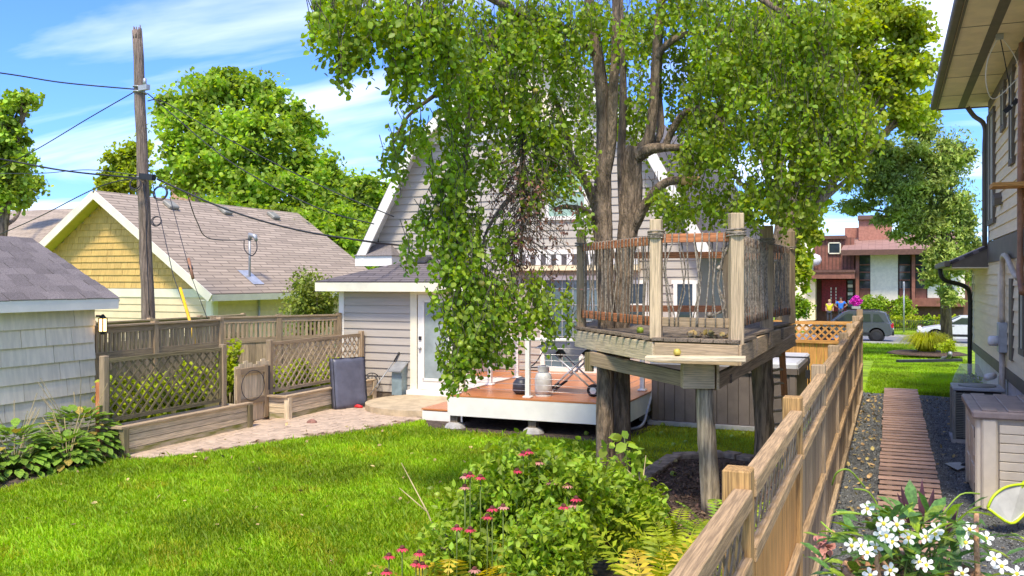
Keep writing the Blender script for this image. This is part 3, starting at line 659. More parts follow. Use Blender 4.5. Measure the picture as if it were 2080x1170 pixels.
# bump-out with the back door
BX0 = -11.4; BX1 = -8.3; BY = 17.4; BEZ = 2.42
MB().box((BX0 + .02, BY + .02, 0), (BX1 - .02, HY + .5, BEZ)).build('bump_out_wall', 'siding_dark', ho)
lap(ho, (BX0 + .1, BY), (-9.55, BY), .15, BEZ - .02, .172, 'siding_grey', (0, -1))
lap(ho, (BX1, BY + .05), (BX1, HY), .75, BEZ - .02, .172, 'siding_grey', (1, 0))
bar(ho, 'base_board', (BX1 + .02, BY, .66), (BX1 + .02, HY, .66), .03, .16, 'white_paint')
bar(ho, 'corner_board', (BX0 + .04, BY - .02, .02), (BX0 + .04, BY - .02, BEZ), .13, .06, 'white_paint', up=(0, 1, 0))
bar(ho, 'base_board', (BX0, BY - .01, .08), (-9.5, BY - .01, .08), .03, .14, 'wood_dark')
qs = [(BX0 - .38, BY - .42, BEZ + .14), (BX1 + .3, BY - .42, BEZ + .14), (BX1 - .9, HY, BEZ + .74), (BX0 + 1.5, HY, BEZ + .74)]
roofslab(ho, 'bump_out_roof', qs, .05, 'roof_grey')
roofslab(ho, 'bump_out_roof', [(BX0 - .38, HY + 1.2, BEZ + .14), (BX0 - .38, BY - .42, BEZ + .14), (BX0 + 1.5, HY, BEZ + .74), (BX0 + 1.5, HY + 1.2, BEZ + .74)], .05, 'roof_grey')
roofslab(ho, 'bump_out_roof', [(BX1 + .3, BY - .42, BEZ + .14), (BX1 + .3, HY, BEZ + .14), (BX1 - .85, HY + .02, BEZ + .74), (BX1 - .9, HY, BEZ + .74)], .05, 'roof_grey')
bar(ho, 'fascia', (BX0 - .38, BY - .43, BEZ + .02), (BX1 + .3, BY - .43, BEZ + .02), .03, .19, 'cream_paint')
bar(ho, 'fascia', (BX0 - .39, BY - .42, BEZ + .02), (BX0 - .39, HY + 1, BEZ + .02), .03, .19, 'cream_paint')
bar(ho, 'fascia', (BX1 + .31, BY - .42, BEZ + .02), (BX1 + .31, HY, BEZ + .02), .03, .19, 'cream_paint')
MB().box((BX0 - .36, BY - .41, BEZ - .06), (BX1 + .29, BY + .02, BEZ - .04)).build('soffit', 'cream_paint', ho)
p = V((-9.9, HY - .5, BEZ + .6)); bar(ho, 'roof_vent', p - V((.2, 0, 0)), p + V((.2, 0, 0)), .35, .13, 'black_metal', up=(0, -.4, 1), ch=.03)
dr = MB().box((-9.42, BY - .05, .24), (-8.52, BY - .015, 2.27)).build('door', 'white_paint', ho)
bar(dr, 'glass_pane', (-9.25, BY - .055, 1.3), (-8.69, BY - .055, 1.3), .012, 1.65, 'glass_pale')
for x in (-9.28, -8.66): bar(dr, 'bead', (x, BY - .06, .45), (x, BY - .06, 2.15), .05, .03, 'white_paint', up=(0, 1, 0))
for z in (.46, 2.14): bar(dr, 'bead', (-9.3, BY - .06, z), (-8.64, BY - .06, z), .03, .05, 'white_paint')
MB().lathe([(.03, 0), (.035, .03), (.02, .06)], (0, 0, 0), 10).build('handle', 'metal_grey', dr, True, Mw=Matrix.Translation((-9.36, BY - .05, 1.12)) @ Matrix.Rotation(PI / 2, 4, 'X'))
bar(dr, 'lock', (-9.36, BY - .06, 1.30), (-9.36, BY - .06, 1.38), .06, .03, 'black_metal', up=(0, 1, 0))
for x in (-9.52, -8.42): bar(ho, 'door_trim', (x, BY - .03, .16), (x, BY - .03, 2.38), .16, .07, 'cream_paint', up=(0, 1, 0))
bar(ho, 'door_trim', (-9.6, BY - .035, 2.34), (-8.34, BY - .035, 2.34), .07, .13, 'cream_paint')
bar(ho, 'threshold', (-9.6, BY - .12, .17), (-8.3, BY - .12, .17), .24, .12, 'white_paint')
# ------------------------------------------------------------------ round landing, deck
a = [(-8.55 + 1.32 * math.cos(t), 16.3 + 1.3 * math.sin(t), .03) for t in np.linspace(PI * .35, PI * 1.78, 28)]
lp = [(x, min(y, 17.2), z) for x, y, z in a]
ld = MB().prism(lp, (0, 0, .11)).build('round_landing', 'concrete'); tag(ld, 'round tan concrete landing in front of the white back door', 'landing')
dk = thing('deck', 'low orange-brown deck with white fascia and cable railing beside the back door', 'deck', (-5.6, 16.5, 0))
DX0, DX1, DY0, DY1, DZ = -7.15, -4.02, 14.28, 18.84, .59
y = DY0 - .02
while y < DY1 - .05:
    bar(dk, 'deck_board', (DX0 - .02, y + .068, DZ - .013), (DX1 + .02, y + .068, DZ - .013), .134, .026, 'deck_board'); y += .14
y = 17.42
while y < DY1 - .05:
    bar(dk, 'deck_board', (BX1 + .04, y + .068, DZ - .02), (DX0 - .025, y + .068, DZ - .02), .134, .026, 'deck_board'); y += .14
for a_, b_ in (((DX0, DY0, 0), (DX1, DY0, 0)), ((DX1, DY0, 0), (DX1, DY1, 0)), ((DX0, DY0, 0), (DX0, 17.4, 0)), ((DX0, 17.4, 0), (BX1, 17.4, 0))):
    bar(dk, 'fascia', V(a_) + V((0, 0, .395)), V(b_) + V((0, 0, .395)), .03, .33, 'white_paint')
for x in (DX0 + .08, -5.6, DX1 - .1):
    for y in (DY0 + .12, 16.5):
        f_ = bar(dk, 'pier', (x, y, 0.05), (x, y, .3), .14, .14, 'wood_dark', up=(0, 1, 0))
        MB().lathe([(.2, 0), (.17, .06), (.1, .1)], (x, y, 0), 10).build('footing', 'concrete_grey', f_)
sp = bar(dk, 'step', (-8.0, 16.1, .185), (DX0 - .04, 16.1, .185), 2.3, .03, 'deck_board')
for k in range(7): bar(sp, 'step_board', (-8.02, 14.98 + .14 * k, .21), (DX0 - .03, 14.98 + .14 * k, .21), .132, .024, 'deck_board')
bar(sp, 'riser', (-8.0, 14.94, .09), (DX0 - .04, 14.94, .09), .03, .17, 'white_paint')
bar(sp, 'riser', (-8.0, 14.93, .09), (-8.0, 17.2, .09), .03, .17, 'white_paint')
def rpost(x, y):
    p = bar(dk, 'railing_post', (x, y, DZ), (x, y, DZ + .98), .075, .075, 'white_paint', up=(0, 1, 0))
    bar(p, 'post_base', (x, y, DZ + .001), (x, y, DZ + .035), .15, .15, 'white_paint', up=(0, 1, 0), ch=.01)
    return V((x, y, 0))
front = [rpost(-7.05, 14.4), rpost(-5.7, 14.4), rpost(-4.15, 14.4)]
left = [front[0], rpost(-7.05, 15.85), rpost(-7.05, 17.2)]
right = [front[2], rpost(-4.15, 16.1), rpost(-4.15, 17.6)]
for run in (front, left, right):
    bar(dk, 'handrail', run[0] + V((0, 0, DZ + 1)), run[-1] + V((0, 0, DZ + 1)), .09, .05, 'white_paint', ch=.01)
    for k in range(8):
        z = V((0, 0, DZ + .12 + .105 * k)); rod(dk, 'cable', [run[0] + z, run[-1] + z], .004, 'aluminium', 5)
# propane tank and grill
tk = thing('propane_tank', 'pale grey propane tank standing on the deck by the railing', 'tank', (-5.55, 14.75, DZ))
MB().lathe([(.11, 0), (.11, .03), (.145, .06), (.15, .12), (.15, .30), (.13, .38), (.07, .42), (.03, .43)], (-5.55, 14.75, DZ), 20).build('body', 'tank', tk, True)
MB().lathe([(.10, .42), (.10, .52), (.085, .52), (.085, .42)], (-5.55, 14.75, DZ), 16).build('collar', 'tank', tk)
MB().lathe([(.03, .42), (.03, .5), (.045, .5), (.045, .53)], (-5.55, 14.75, DZ), 8).build('valve', 'metal_grey', tk)
MB().lathe([(.14, 0), (.14, .02), (.12, .03)], (-5.55, 14.75, DZ - .001), 16).build('foot_ring', 'tank', tk)
gr = thing('grill', 'portable grill on folding cross legs under a black cover on the deck', 'grill', (-5.15, 15.2, DZ))
gc = V((-5.15, 15.2, DZ))
for s_ in (-.22, .22):
    rod(gr, 'leg', [gc + V((-.42, s_, .02)), gc + V((.32, s_, .72))], .018, 'aluminium'); rod(gr, 'leg', [gc + V((.42, s_ * .85, .1)), gc + V((-.32, s_ * .85, .72))], .018, 'aluminium')
    w_ = MB().lathe([(.03, -.03), (.11, -.025), (.11, .025), (.03, .03)], (0, 0, 0), 16).build('wheel', 'tyre', gr, True, Mw=Matrix.Translation(gc + V((.44, s_ * 1.15, .11))) @ Matrix.Rotation(PI / 2, 4, 'X'))
    MB().lathe([(.01, -.032), (.06, -.03), (.06, .03), (.01, .032)], (0, 0, 0), 10).build('hub', 'aluminium', w_, Mw=Matrix.Translation(gc + V((.44, s_ * 1.15, .11))) @ Matrix.Rotation(PI / 2, 4, 'X'))
    rod(gr, 'skid', [gc + V((-.46, s_, .015)), gc + V((-.2, s_, .21))], .024, 'black_metal')
for x, z in ((-.4, .04), (.0, .38), (.4, .13)): rod(gr, 'crossbar', [gc + V((x, -.22, z)), gc + V((x, .22, z))], .013, 'aluminium')
b = MB(); nx_, ny_ = 15, 9
for j in range(ny_):
    for i in range(nx_):
        x = -.58 + 1.16 * i / (nx_ - 1); y = -.3 + .6 * j / (ny_ - 1); e_ = max(abs(x) / .58, abs(y) / .3)
        z = .98 - .16 * e_ ** 3 + .025 * math.sin(x * 9 + y * 5) + rnd.uniform(-.012, .012) - (.10 * (1 + math.sin(x * 14)) if e_ > .99 else 0)
        b.v.append(tuple(gc + V((x * (1 + .06 * (e_ > .99)), y, z))))
b.f = [(j * nx_ + i, j * nx_ + i + 1, (j + 1) * nx_ + i + 1, (j + 1) * nx_ + i) for j in range(ny_ - 1) for i in range(nx_ - 1)]; b.m = [0] * len(b.f)
b.build('cover', 'black_cover', gr, True)
MB().box(gc + V((-.46, -.2, .72)), gc + V((.46, .2, .84))).build('firebox', 'black_metal', gr)
rod(gr, 'gas_hose', curve_pts([gc + V((-.5, -.1, .8)), gc + V((-.62, -.25, .55)), gc + V((-.66, -.42, .48)), V((-5.55, 14.75, DZ + .5))], 5), .012, 'black')
bk = MB().lathe([(.1, 0), (.16, .06), (.15, .2), (.09, .28), (.02, .3)], (-6.0, 14.85, DZ), 14).build('black_bag', 'black_cover', None, True); tag(bk, 'rounded black bag on the deck left of the propane tank', 'bag')
# ------------------------------------------------------------------ left fences, planters, gate
def fence_bal(name, label, p0, p1, top, nposts, m='wood_grey', group=None):
    """board fence with an open baluster band under the top rail"""
    p0 = V((*p0, 0)); p1 = V((*p1, 0)); t = thing(name, label, 'fence', p0.lerp(p1, .5), group=group); L_ = (p1 - p0).length; dr_ = (p1 - p0) / L_
    nn_ = V((dr_.y, -dr_.x, 0)); z = lambda h: V((0, 0, h))
    for k in range(nposts):
        p = p0 + dr_ * (L_ * k / (nposts - 1)); bar(t, 'post', p, p + z(top + .06), .1, .1, m, up=dr_)
    bar(t, 'top_rail', p0 + z(top - .05), p1 + z(top - .05), .05, .11, m); bar(t, 'cap_rail', p0 + z(top + .015), p1 + z(top + .015), .12, .03, m)
    bar(t, 'mid_rail', p0 + z(top - .47), p1 + z(top - .47), .05, .11, m)
    n = int(L_ / .095)
    for k in range(n): p = p0 + dr_ * (.05 + .095 * k); bar(t, 'baluster', p + z(top - .42), p + z(top - .10), .045, .03, m, up=nn_)
    n = int(L_ / .15)
    for k in range(n): p = p0 + dr_ * (.075 + .15 * k); bar(t, 'board', p + z(.05), p + z(top - .52 + rnd.uniform(-.004, .004)), .142, .02, m, up=nn_)
    return t
fence_bal('board_fence', 'weathered grey fence with baluster top left of the gate behind the lattice', (-12.2, 10.9), (-12.2, 14.35), 1.80, 3)
fence_bal('board_fence', 'weathered fence with baluster top running to the grey house corner', (-12.85, 14.9), (-11.4, 17.3), 1.80, 3)
fence_bal('board_fence', 'far grey fence seen in front of the yellow garage wall', (-15.4, 12.6), (-15.4, 19.0), 1.68, 5)
def lattice(t, a, b, z0, z1, m, pitch=.105, sw=.036, nrm=None, name='slat', th=.008):
    """diagonal lattice clipped to the rectangle between a and b (xy), z0..z1"""
    a = V((*a, 0)); b = V((*b, 0)); L_ = (b - a).length; d_ = (b - a) / L_; n = V((d_.y, -d_.x, 0)); h = z1 - z0
    for sg in (1, -1):
        k = -h if sg > 0 else 0
        x = -h + .03
        while x < L_:
            if sg > 0: s0 = max(x, 0); s1 = min(x + h, L_); e0 = s0 - x; e1 = s1 - x
            else: s0 = max(x, 0); s1 = min(x + h, L_); e0 = h - (s0 - x); e1 = h - (s1 - x)
            if s1 - s0 > .03:
                bar(t, name, a + d_ * s0 + V((0, 0, z0 + e0)) + n * (sg * th * .52), a + d_ * s1 + V((0, 0, z0 + e1)) + n * (sg * th * .52), th, sw, m, up=V((0, 0, 1)) - d_ * sg)
            x += pitch * 1.414
def planter(label, x0, x1, y0, y1, h, ty0, ty1, tz, light):
    t = thing('trellis_planter', label, 'planter', ((x0 + x1) / 2, (y0 + y1) / 2, 0)); nb = 4; bh = (h - .04) / nb
    for k in range(nb):
        z = .02 + bh * (k + .5); mm = 'planter_moss' if k == 0 else 'planter_wood'
        bar(t, 'board', (x1, y0, z), (x1, y1, z), .03, bh - .008, mm); bar(t, 'board', (x0, y0 + .015, z), (x1 - .02, y0 + .015, z), .03, bh - .008, 'wood_moss' if light == 0 else mm)
        bar(t, 'board', (x0, y1 - .015, z), (x1 - .02, y1 - .015, z), .03, bh - .008, mm)
        bar(t, 'board', (x0, y0, z), (x0, y1, z), .03, bh - .008, mm)
    for y in (y0 + .0, y1): bar(t, 'corner_post', (x1 + .012, y, 0), (x1 + .012, y, h - .02), .1, .1, 'wood_moss' if light == 0 else 'planter_wood', up=(0, 1, 0))
    bar(t, 'cap', (x1 - .02, y0 - .08, h), (x1 - .02, y1 + .08, h), .13, .03, 'wood_grey'); bar(t, 'cap', (x0 - .03, y0 - .02, h - .002), (x1 - .09, y0 - .02, h - .002), .12, .03, 'wood_grey')
    MB().box((x0 + .03, y0 + .04, h - .15), (x1 - .03, y1 - .04, h - .1)).build('soil', 'soil', t)
    lm = 'wood_moss' if light == 0 else 'wood_tan'; tx = x0 + .02
    for y in (ty0, ty1): bar(t, 'trellis_post', (tx, y, 0), (tx, y, tz + .05), .1, .1, 'wood_post', up=(0, 1, 0), ch=.008)
    for z in (tz - .03, h + .06): bar(t, 'trellis_rail', (tx, ty0 + .05, z), (tx, ty1 - .05, z), .04, .06, 'wood_grey' if light else 'wood_moss')
    for y in (ty0 + .07, ty1 - .07): bar(t, 'trellis_stile', (tx, y, h + .09), (tx, y, tz - .06), .04, .04, lm, up=(0, 1, 0))
    lattice(t, (tx, ty0 + .05), (tx, ty1 - .05), h + .09, tz - .06, lm, pitch=.128, sw=.034)
    return t
planter('long weathered planter with dark lattice trellis between the shed and gate', -10.8, -10.35, 10.1, 12.9, .44, 10.15, 12.75, 1.42, 0)
planter('planter with pale tan lattice trellis against the grey house corner', -10.8, -10.3, 13.95, 16.95, .44, 14.05, 17.25, 1.42, 1)
bar(None, 'fence_post', (-11.02, 10.3, 0), (-11.02, 10.3, 1.05), .05, .13, 'wood_red', up=(1, 0, 0))
tag(bpy.data.objects['fence_post'], 'short reddish board upright between the shed and the lattice planter', 'post')
gt = thing('gate', 'weathered wooden garden gate with vertical boards between the two planters', 'gate', (-10.75, 13.5, 0))
y = 13.03; k = 0
while y < 13.93:
    bar(gt, 'board', (-10.76, y + .06, .03), (-10.76, y + .06, 1.05 + .08 * math.sin(k * .8) ** 2), .115, .022, 'planter_wood', up=(1, 0, 0)); y += .122; k += 1
for z in (.95, .40): bar(gt, 'rail', (-10.73, 13.04, z), (-10.73, 13.92, z), .04, .11, 'wood_grey')
for y in (13.09, 13.87): bar(gt, 'stile', (-10.725, y, .06), (-10.725, y, 1.02), .1, .04, 'wood_grey', up=(1, 0, 0))
for cc, r_ in (((-10.70, 13.47, .68), .32),):
    rod(gt, 'ring', [V(cc) + V((0, r_ * math.cos(t), r_ * math.sin(t) * .85)) for t in np.linspace(0, 2 * PI, 25)], .007, 'black_metal')
bar(gt, 'hinge', (-10.70, 13.93, .55), (-10.70, 13.93, 1.0), .04, .02, 'black_metal', up=(1, 0, 0))
# plants between trellis and fence
def bushmesh(name, label, cat, c, r, n, size, m, stems=5, group=None, shape=LEAF, droop=.3, lumps=14, surf=.5):
    c = V(c); t = thing(name, label, cat, (c.x, c.y, c.z - r[2]), group=group)
    pts = []
    for k in range(lumps):
        q = ball(1, c, [x * .75 for x in r], .3)[0]; s = rnd.uniform(.28, .5); pts.append(ball(n // lumps, q, [x * s for x in r], surf))
    pts = np.concatenate(pts); pts[:, 2] = np.maximum(pts[:, 2], c.z - r[2] + .02)
    leaves('foliage', pts, size, m, t, droop, .7, shape=shape)
    b = MB()
    for k in range(stems):
        e = ball(1, c, [x * .7 for x in r], .5)[0]; b.tube([V((c.x + rnd.uniform(-.1, .1) * r[0], c.y + rnd.uniform(-.1, .1) * r[1], c.z - r[2])), V(e).lerp(c, .45), V(e)], [.02, .014, .005], 5)
    b.build('stem', 'bark', t, True)
    return t
for i, (y, hh) in enumerate(((10.8, .9), (11.6, 1.0), (12.4, 1.05), (14.6, .85), (15.5, .9), (16.4, .9))):
    bushmesh('leafy_plant', ('bright leafy plant behind the dark lattice, %s', 'bright leafy plant behind the pale lattice, %s')[i // 3] % ('nearest the shed', 'in the middle', 'nearest the gate', 'nearest the gate', 'in the middle', 'nearest the house')[i], 'plant',
             (-11.15, y, hh / 2 + .1), (.28, .55, hh / 2 + .1), 2000, .085, 'leaf_fern', group='plants behind the lattice')
bushmesh('climbing_plant', 'yellow-green climber growing up behind the gate', 'plant', (-11.3, 13.6, .85), (.25, .5, .8), 600, .09, 'leaf_fern', lumps=9)
bushmesh('tall_shrub', 'loose green shrub beside the grey house corner in front of the garage', 'shrub', (-12.6, 18.0, 1.95), (.85, .85, 1.05), 4200, .075, 'leaf_shrub', 9, lumps=34)
b = MB(); t_ = [o for o in bpy.data.objects if o.get('label', '').startswith('loose green shrub')][0]
for k in range(7): b.tube([V((-12.6 + rnd.uniform(-.12, .12), 18 + rnd.uniform(-.1, .1), 0)), V((-12.6 + rnd.uniform(-.3, .3), 18 + rnd.uniform(-.3, .3), 1.2)), V((-12.6 + rnd.uniform(-.6, .6), 18 + rnd.uniform(-.6, .6), 2.3))], [.028, .02, .008], 6)
b.build('trunk', 'bark', t_, True)
# things by the wall
mt_ = thing('padded_mat', 'dark grey padded mat leaning upright on the planter', 'mat', (-10.0, 15.7, 0))
Mm = Matrix.Translation((-10.02, 15.62, .03)) @ Matrix.Rotation(math.radians(62), 4, 'Z') @ Matrix.Rotation(math.radians(-7), 4, 'X')
b = MB(); nx_, nz_ = 9, 13
for s_ in (-1, 1):
    for j in range(nz_):
        for i in range(nx_):
            x = -.36 + .72 * i / (nx_ - 1); z = 1.0 * j / (nz_ - 1); e_ = max(abs(x) / .36, abs(z - .5) / .5)
            b.v.append((x, s_ * (.085 - .02 * (e_ > .99)) + s_ * .008 * math.sin(x * 20 + z * 9), z))
o1 = nx_ * nz_
for j in range(nz_ - 1):
    for i in range(nx_ - 1):
        q = (j * nx_ + i, j * nx_ + i + 1, (j + 1) * nx_ + i + 1, (j + 1) * nx_ + i); b.f += [q, tuple(o1 + k for k in q[::-1])]
rim = [i for i in range(nx_)] + [j * nx_ + nx_ - 1 for j in range(1, nz_)] + [(nz_ - 1) * nx_ + i for i in range(nx_ - 2, -1, -1)] + [j * nx_ for j in range(nz_ - 2, 0, -1)]
for k in range(len(rim)): a_, c_ = rim[k], rim[(k + 1) % len(rim)]; b.f.append((c_, a_, a_ + o1, c_ + o1))
b.m = [0] * len(b.f); b.build('mat_body', 'vinyl_dark', mt_, True, Mw=Mm)
for s_ in (-1, 1):
    MB().tube([(-.36, s_ * .07, 0), (-.36, s_ * .07, 1), (.36, s_ * .07, 1), (.36, s_ * .07, 0)], .008, 5).build('piping', 'black', mt_, Mw=Mm)
gcb = thing('golf_club', 'dark golf club leaning against the grey siding', 'golf club', (-10.2, 17.0, 0))
rod(gcb, 'shaft', [(-10.32, 16.75, .06), (-9.98, 17.3, .82)], .012, 'metal_grey'); rod(gcb, 'grip', [(-9.98, 17.3, .82), (-9.88, 17.36, 1.02)], .018, 'black')
MB().tube([(-10.32, 16.75, .06), (-10.38, 16.70, .04), (-10.5, 16.62, .05)], [.02, .045, .05], 8).build('head', 'black_metal', gcb, True)
gb = thing('metal_box', 'slim grey-blue metal box with sloping top against the siding', 'box', (-9.82, 17.2, 0))
MB().prism([(-9.93, 17.12, .12), (-9.93, 17.36, .12), (-9.93, 17.36, .78), (-9.93, 17.12, .66)], (.24, 0, 0)).build('body', 'metal_box', gb)
MB().prism([(-9.96, 17.02, .62), (-9.96, 17.37, .79), (-9.96, 17.37, .82), (-9.96, 17.02, .65)], (.30, 0, 0)).build('lid', 'metal_grey', gb)
MB().box((-9.9, 17.16, 0.03), (-9.72, 17.36, .12)).build('foot', 'metal_grey', gb)
wr = thing('wire_wheel', 'round black wire ornament leaning on the planter end by the siding', 'ornament', (-10.25, 17.1, .0))
cw = V((-10.42, 17.1, .38))
def ring(t, name, c, r, rr, m, ax=V((.75, -.66, .1)), n=22):
    ax = ax.normalized(); a = ax.orthogonal().normalized(); b_ = ax.cross(a)
    return rod(t, name, [c + (a * math.cos(k) + b_ * math.sin(k)) * r for k in np.linspace(0, 2 * PI, n)], rr, m, 5)
for r_ in (.19, .13, .06): ring(wr, 'ring', cw, r_, .011, 'black_metal')
ax = V((.75, -.66, .1)).normalized(); a1 = ax.orthogonal().normalized(); b1 = ax.cross(a1)
for k in range(8): dv = a1 * math.cos(k * PI / 4) + b1 * math.sin(k * PI / 4); rod(wr, 'spoke', [cw, cw + dv * .19], .008, 'black_metal', 5)
rod(wr, 'stake', [cw - V((0, 0, .15)), V((cw.x, cw.y, 0))], .012, 'black_metal', 5)
bw = MB().lathe([(.12, .03), (.13, .11), (.12, .11), (.11, .045)], (-9.72, 16.0, 0), 18).build('dog_bowl', 'aluminium', None, True); tag(bw, 'steel dog bowl on the patio beside the grey mat', 'bowl')
for lab, p, s in (('small red toy on the patio at the foot of the grey mat', (-9.85, 15.65, .03), .09), ('small red toy on the planter edge behind the grey mat', (-10.25, 15.5, .46), .07)):
    o = MB().tube([V(p) + V((-s, 0, .02)), V(p) + V((-s * .3, .02, .035)), V(p) + V((s * .4, 0, .03)), V(p) + V((s, .03, .02))], [.02, .04, .04, .02], 7).build('red_toy', 'red', None, True); tag(o, lab, 'toy')
rk = MB().lathe([(.10, 0), (.14, .03), (.11, .08), (.05, .12), (.01, .13)], (0, 0, 0), 7).build('rock', 'rock', None); rk.matrix_basis = Matrix.Translation(G(634, 862)) @ Matrix.Scale(.75, 4); tag(rk, 'reddish-brown rock lying on the patio pavers', 'rock')
# utility pole and its cables
up_ = thing('utility_pole', 'tall weathered wooden utility pole with splintered top', 'utility pole', W(307, 690, 21.5))
pb = W(307, 700, 21.5); pb.z = 0; ptop = W(279, 62, 21.5); n_ = 14; ppts = [pb.lerp(ptop, k / n_) + V((.012 * math.sin(k * 2.1), 0, 0)) for k in range(n_ + 1)]
MB().tube(ppts, [.165 - .055 * k / n_ + rnd.uniform(-.006, .006) for k in range(n_ + 1)], 12).build('shaft', 'pole_wood', up_, True)
for k in range(9):
    a = k * 2.3; o_ = V((math.cos(a), math.sin(a), 0)) * .085; rod(up_, 'splinter', [ptop + o_ - V((0, 0, .2)), ptop + o_ + V((0, 0, rnd.uniform(.0, .16)))], [.034, .012], 'pole_wood', 5)
def pz(v): t = (v - 62) / (700 - 62); return ptop.lerp(pb, t * 1.0) if False else W(279 + (307 - 279) * t, v, 21.5)
for v in (178, 188, 362): ring(up_, 'band', pz(v), .15, .018, 'metal_grey', ax=V((.1, .1, 1)))
bar(up_, 'bracket', pz(182) + V((.1, -.1, 0)), pz(182) + V((.4, -.15, 0)), .1, .12, 'metal_grey'); rod(up_, 'insulator', [pz(178) + V((.3, -.15, .02)), pz(178) + V((.3, -.15, .16))], .04, 'metal_grey')
for (u, v, r_) in ((275, 374, .12), (326, 392, .15), (318, 450, .10)):
    for k in range(3): ring(up_, 'cable_coil', W(u, v, 21.2) + V((rnd.uniform(-.02, .02), 0, rnd.uniform(-.02, .02))), r_ * (1 + .1 * k), .010, 'wire', ax=V((.3, -1, .2)))
bar(up_, 'junction_box', pz(360) + V((.1, -.2, 0)), pz(360) + V((.5, -.2, -.05)), .12, .14, 'black')
for du in (0, 5): rod(up_, 'riser_cable', curve_pts([pz(372) + V((.12, -.16, 0)), pz(430) + V((.2 + du * .01, -.18, 0)), pz(500) + V((.17, -.18, 0)), pz(640) + V((.17, -.18, 0))], 4), .010, 'wire')
def wire(label, pts, r=.014):
    o = MB().tube(curve_pts(pts, 8), r, 5).build('overhead_cable', 'wire', None, True); return tag(o, label, 'cable', 'overhead cables')
wire('uppermost black cable running left from the pole top', [pz(182), W(130, 168, 21), W(0, 148, 20.5), W(-300, 110, 19)], .017)
wire('thin cable slanting down left from the pole top to the tree', [pz(180), W(180, 240, 23), W(62, 310, 26), W(-60, 370, 29)])
wire('thick black cable running left from the mid pole', [pz(363), W(140, 348, 20.5), W(0, 323, 20), W(-300, 270, 18)], .02)
wire('lower thin cable sloping from mid pole over the far roof', [pz(360), W(205, 378, 22), W(80, 440, 24), W(0, 476, 26)])
wire('faint cable running left below the thick one', [pz(358), W(180, 345, 24), W(80, 352, 27), W(-50, 352, 32)], .011)
wire('thick cable dipping right from mid pole over the garage roof', [pz(365) + V((.4, 0, 0)), W(460, 425, 20.5), W(600, 466, 19.8), W(745, 490, 19.2), onY(830, 500, HY)], .022)
wire('upper cable from pole bracket across the large tree to the house', [W(300, 205, 21.4), W(335, 208, 21.3), W(450, 275, 20.6), W(640, 372, 19.6), W(800, 440, 18.9)], .013)
wire('second cable from pole bracket down across the large tree', [W(300, 190, 21.4), W(330, 215, 21.3), W(470, 330, 20.8), W(640, 420, 19.9), W(760, 455, 19.3)], .013)
wire('slack service drop from pole to the mast on the garage roof', [W(380, 392, 21.2), W(400, 450, 22), W(428, 485, 23), onroof(.16, 22.0) + V((.1, 0, 1.1))], .013)
gw = thing('guy_wire', 'steel guy wire with yellow guard anchored behind the board fence', 'guy wire', W(392, 690, 19.5))
rod(gw, 'strand', [W(310, 372, 21.4), W(352, 560, 20.4), W(386, 655, 19.6), W(398, 700, 19.4)], .009, 'wire'); rod(gw, 'guard', [W(366, 585, 20.1), W(388, 660, 19.6), W(396, 700, 19.4)], .035, 'yellow_plastic')
gw = thing('guy_wire', 'second guy wire with dark insulator crossing the garage corner', 'guy wire', W(424, 690, 19.5))
rod(gw, 'strand', [W(345, 400, 21.3), W(388, 560, 20.4), W(424, 655, 19.6)], .008, 'wire'); rod(gw, 'insulator', [W(383, 525, 20.5), W(392, 566, 20.3)], .035, 'copper'); rod(gw, 'clamp', [W(386, 540, 20.45), W(388, 548, 20.4)], .05, 'black')
# ------------------------------------------------------------------ tree house
th = thing('tree_house', 'open wooden tree house platform with rope-laced railing on log posts', 'tree house', W(1400, 800, 11.3) * V((1, 1, 0)).to_tuple()[0] if False else (W(1400, 600, 11.3).x, W(1400, 600, 11.3).y, 0))
TZ = 1.97
def xy(u, d): p = W(u, 568, d); p.z = 0; return p
PL, PM, PF, PR, PQ, PB = xy(1181, 12.25), xy(1333, 10.0), xy(1495, 9.6), xy(1557, 12.0), xy(1602, 13.5), xy(1225, 14.3)
PN = xy(1478, 14.0)
cen = (PL + PM + PF + PR + PQ + PB) / 6
poly = [PL, PM, PF, PR, PQ, PB]
def grow(p, k): return cen + (p - cen) * k
gp = [grow(p, 1.055) for p in poly]
zv = lambda h: V((0, 0, h))
# deck planks clipped to the platform outline, running across the view
ax_ = (PM - PF).normalized(); ay_ = V((-ax_.y, ax_.x, 0))
if ay_.dot(cen - PF) < 0: ay_ = -ay_
ss = [((p - PF).dot(ax_), (p - PF).dot(ay_)) for p in gp]
# planks run along ay_ (away from the viewer), laid side by side along ax_
smin = min(s for s, _ in ss); smax = max(s for s, _ in ss); s = smin
def span(s):
    t = []
    for i in range(6):
        (a0, b0), (a1, b1) = ss[i], ss[(i + 1) % 6]
        if (a0 - s) * (a1 - s) < 0: t.append(b0 + (b1 - b0) * (s - a0) / (a1 - a0))
    return (min(t), max(t)) if len(t) > 1 else None
while s < smax - .03:
    r_ = span(s + .068)
    if r_:
        p = PF + ax_ * (s + .068) + ay_ * (r_[0] - .02 + rnd.uniform(-.006, .006)); q = PF + ax_ * (s + .068) + ay_ * (r_[1] + .03)
        bar(th, 'plank', p + zv(TZ - .018 + rnd.uniform(-.003, .003)), q + zv(TZ - .018), .128, .036, 'wood_dark', ch=.004)
    s += .136
fm = ['planter_wood', 'wood_grey', 'wood_grey', 'wood_grey', 'wood_dark', 'wood_dark']
for i in range(6):
    a, b_ = gp[i], gp[(i + 1) % 6]; d_ = (b_ - a).normalized(); bar(th, 'fascia', a + zv(TZ - .16) + d_ * .01, b_ + zv(TZ - .16) - d_ * .01, .04, .215, fm[i], ch=.004)
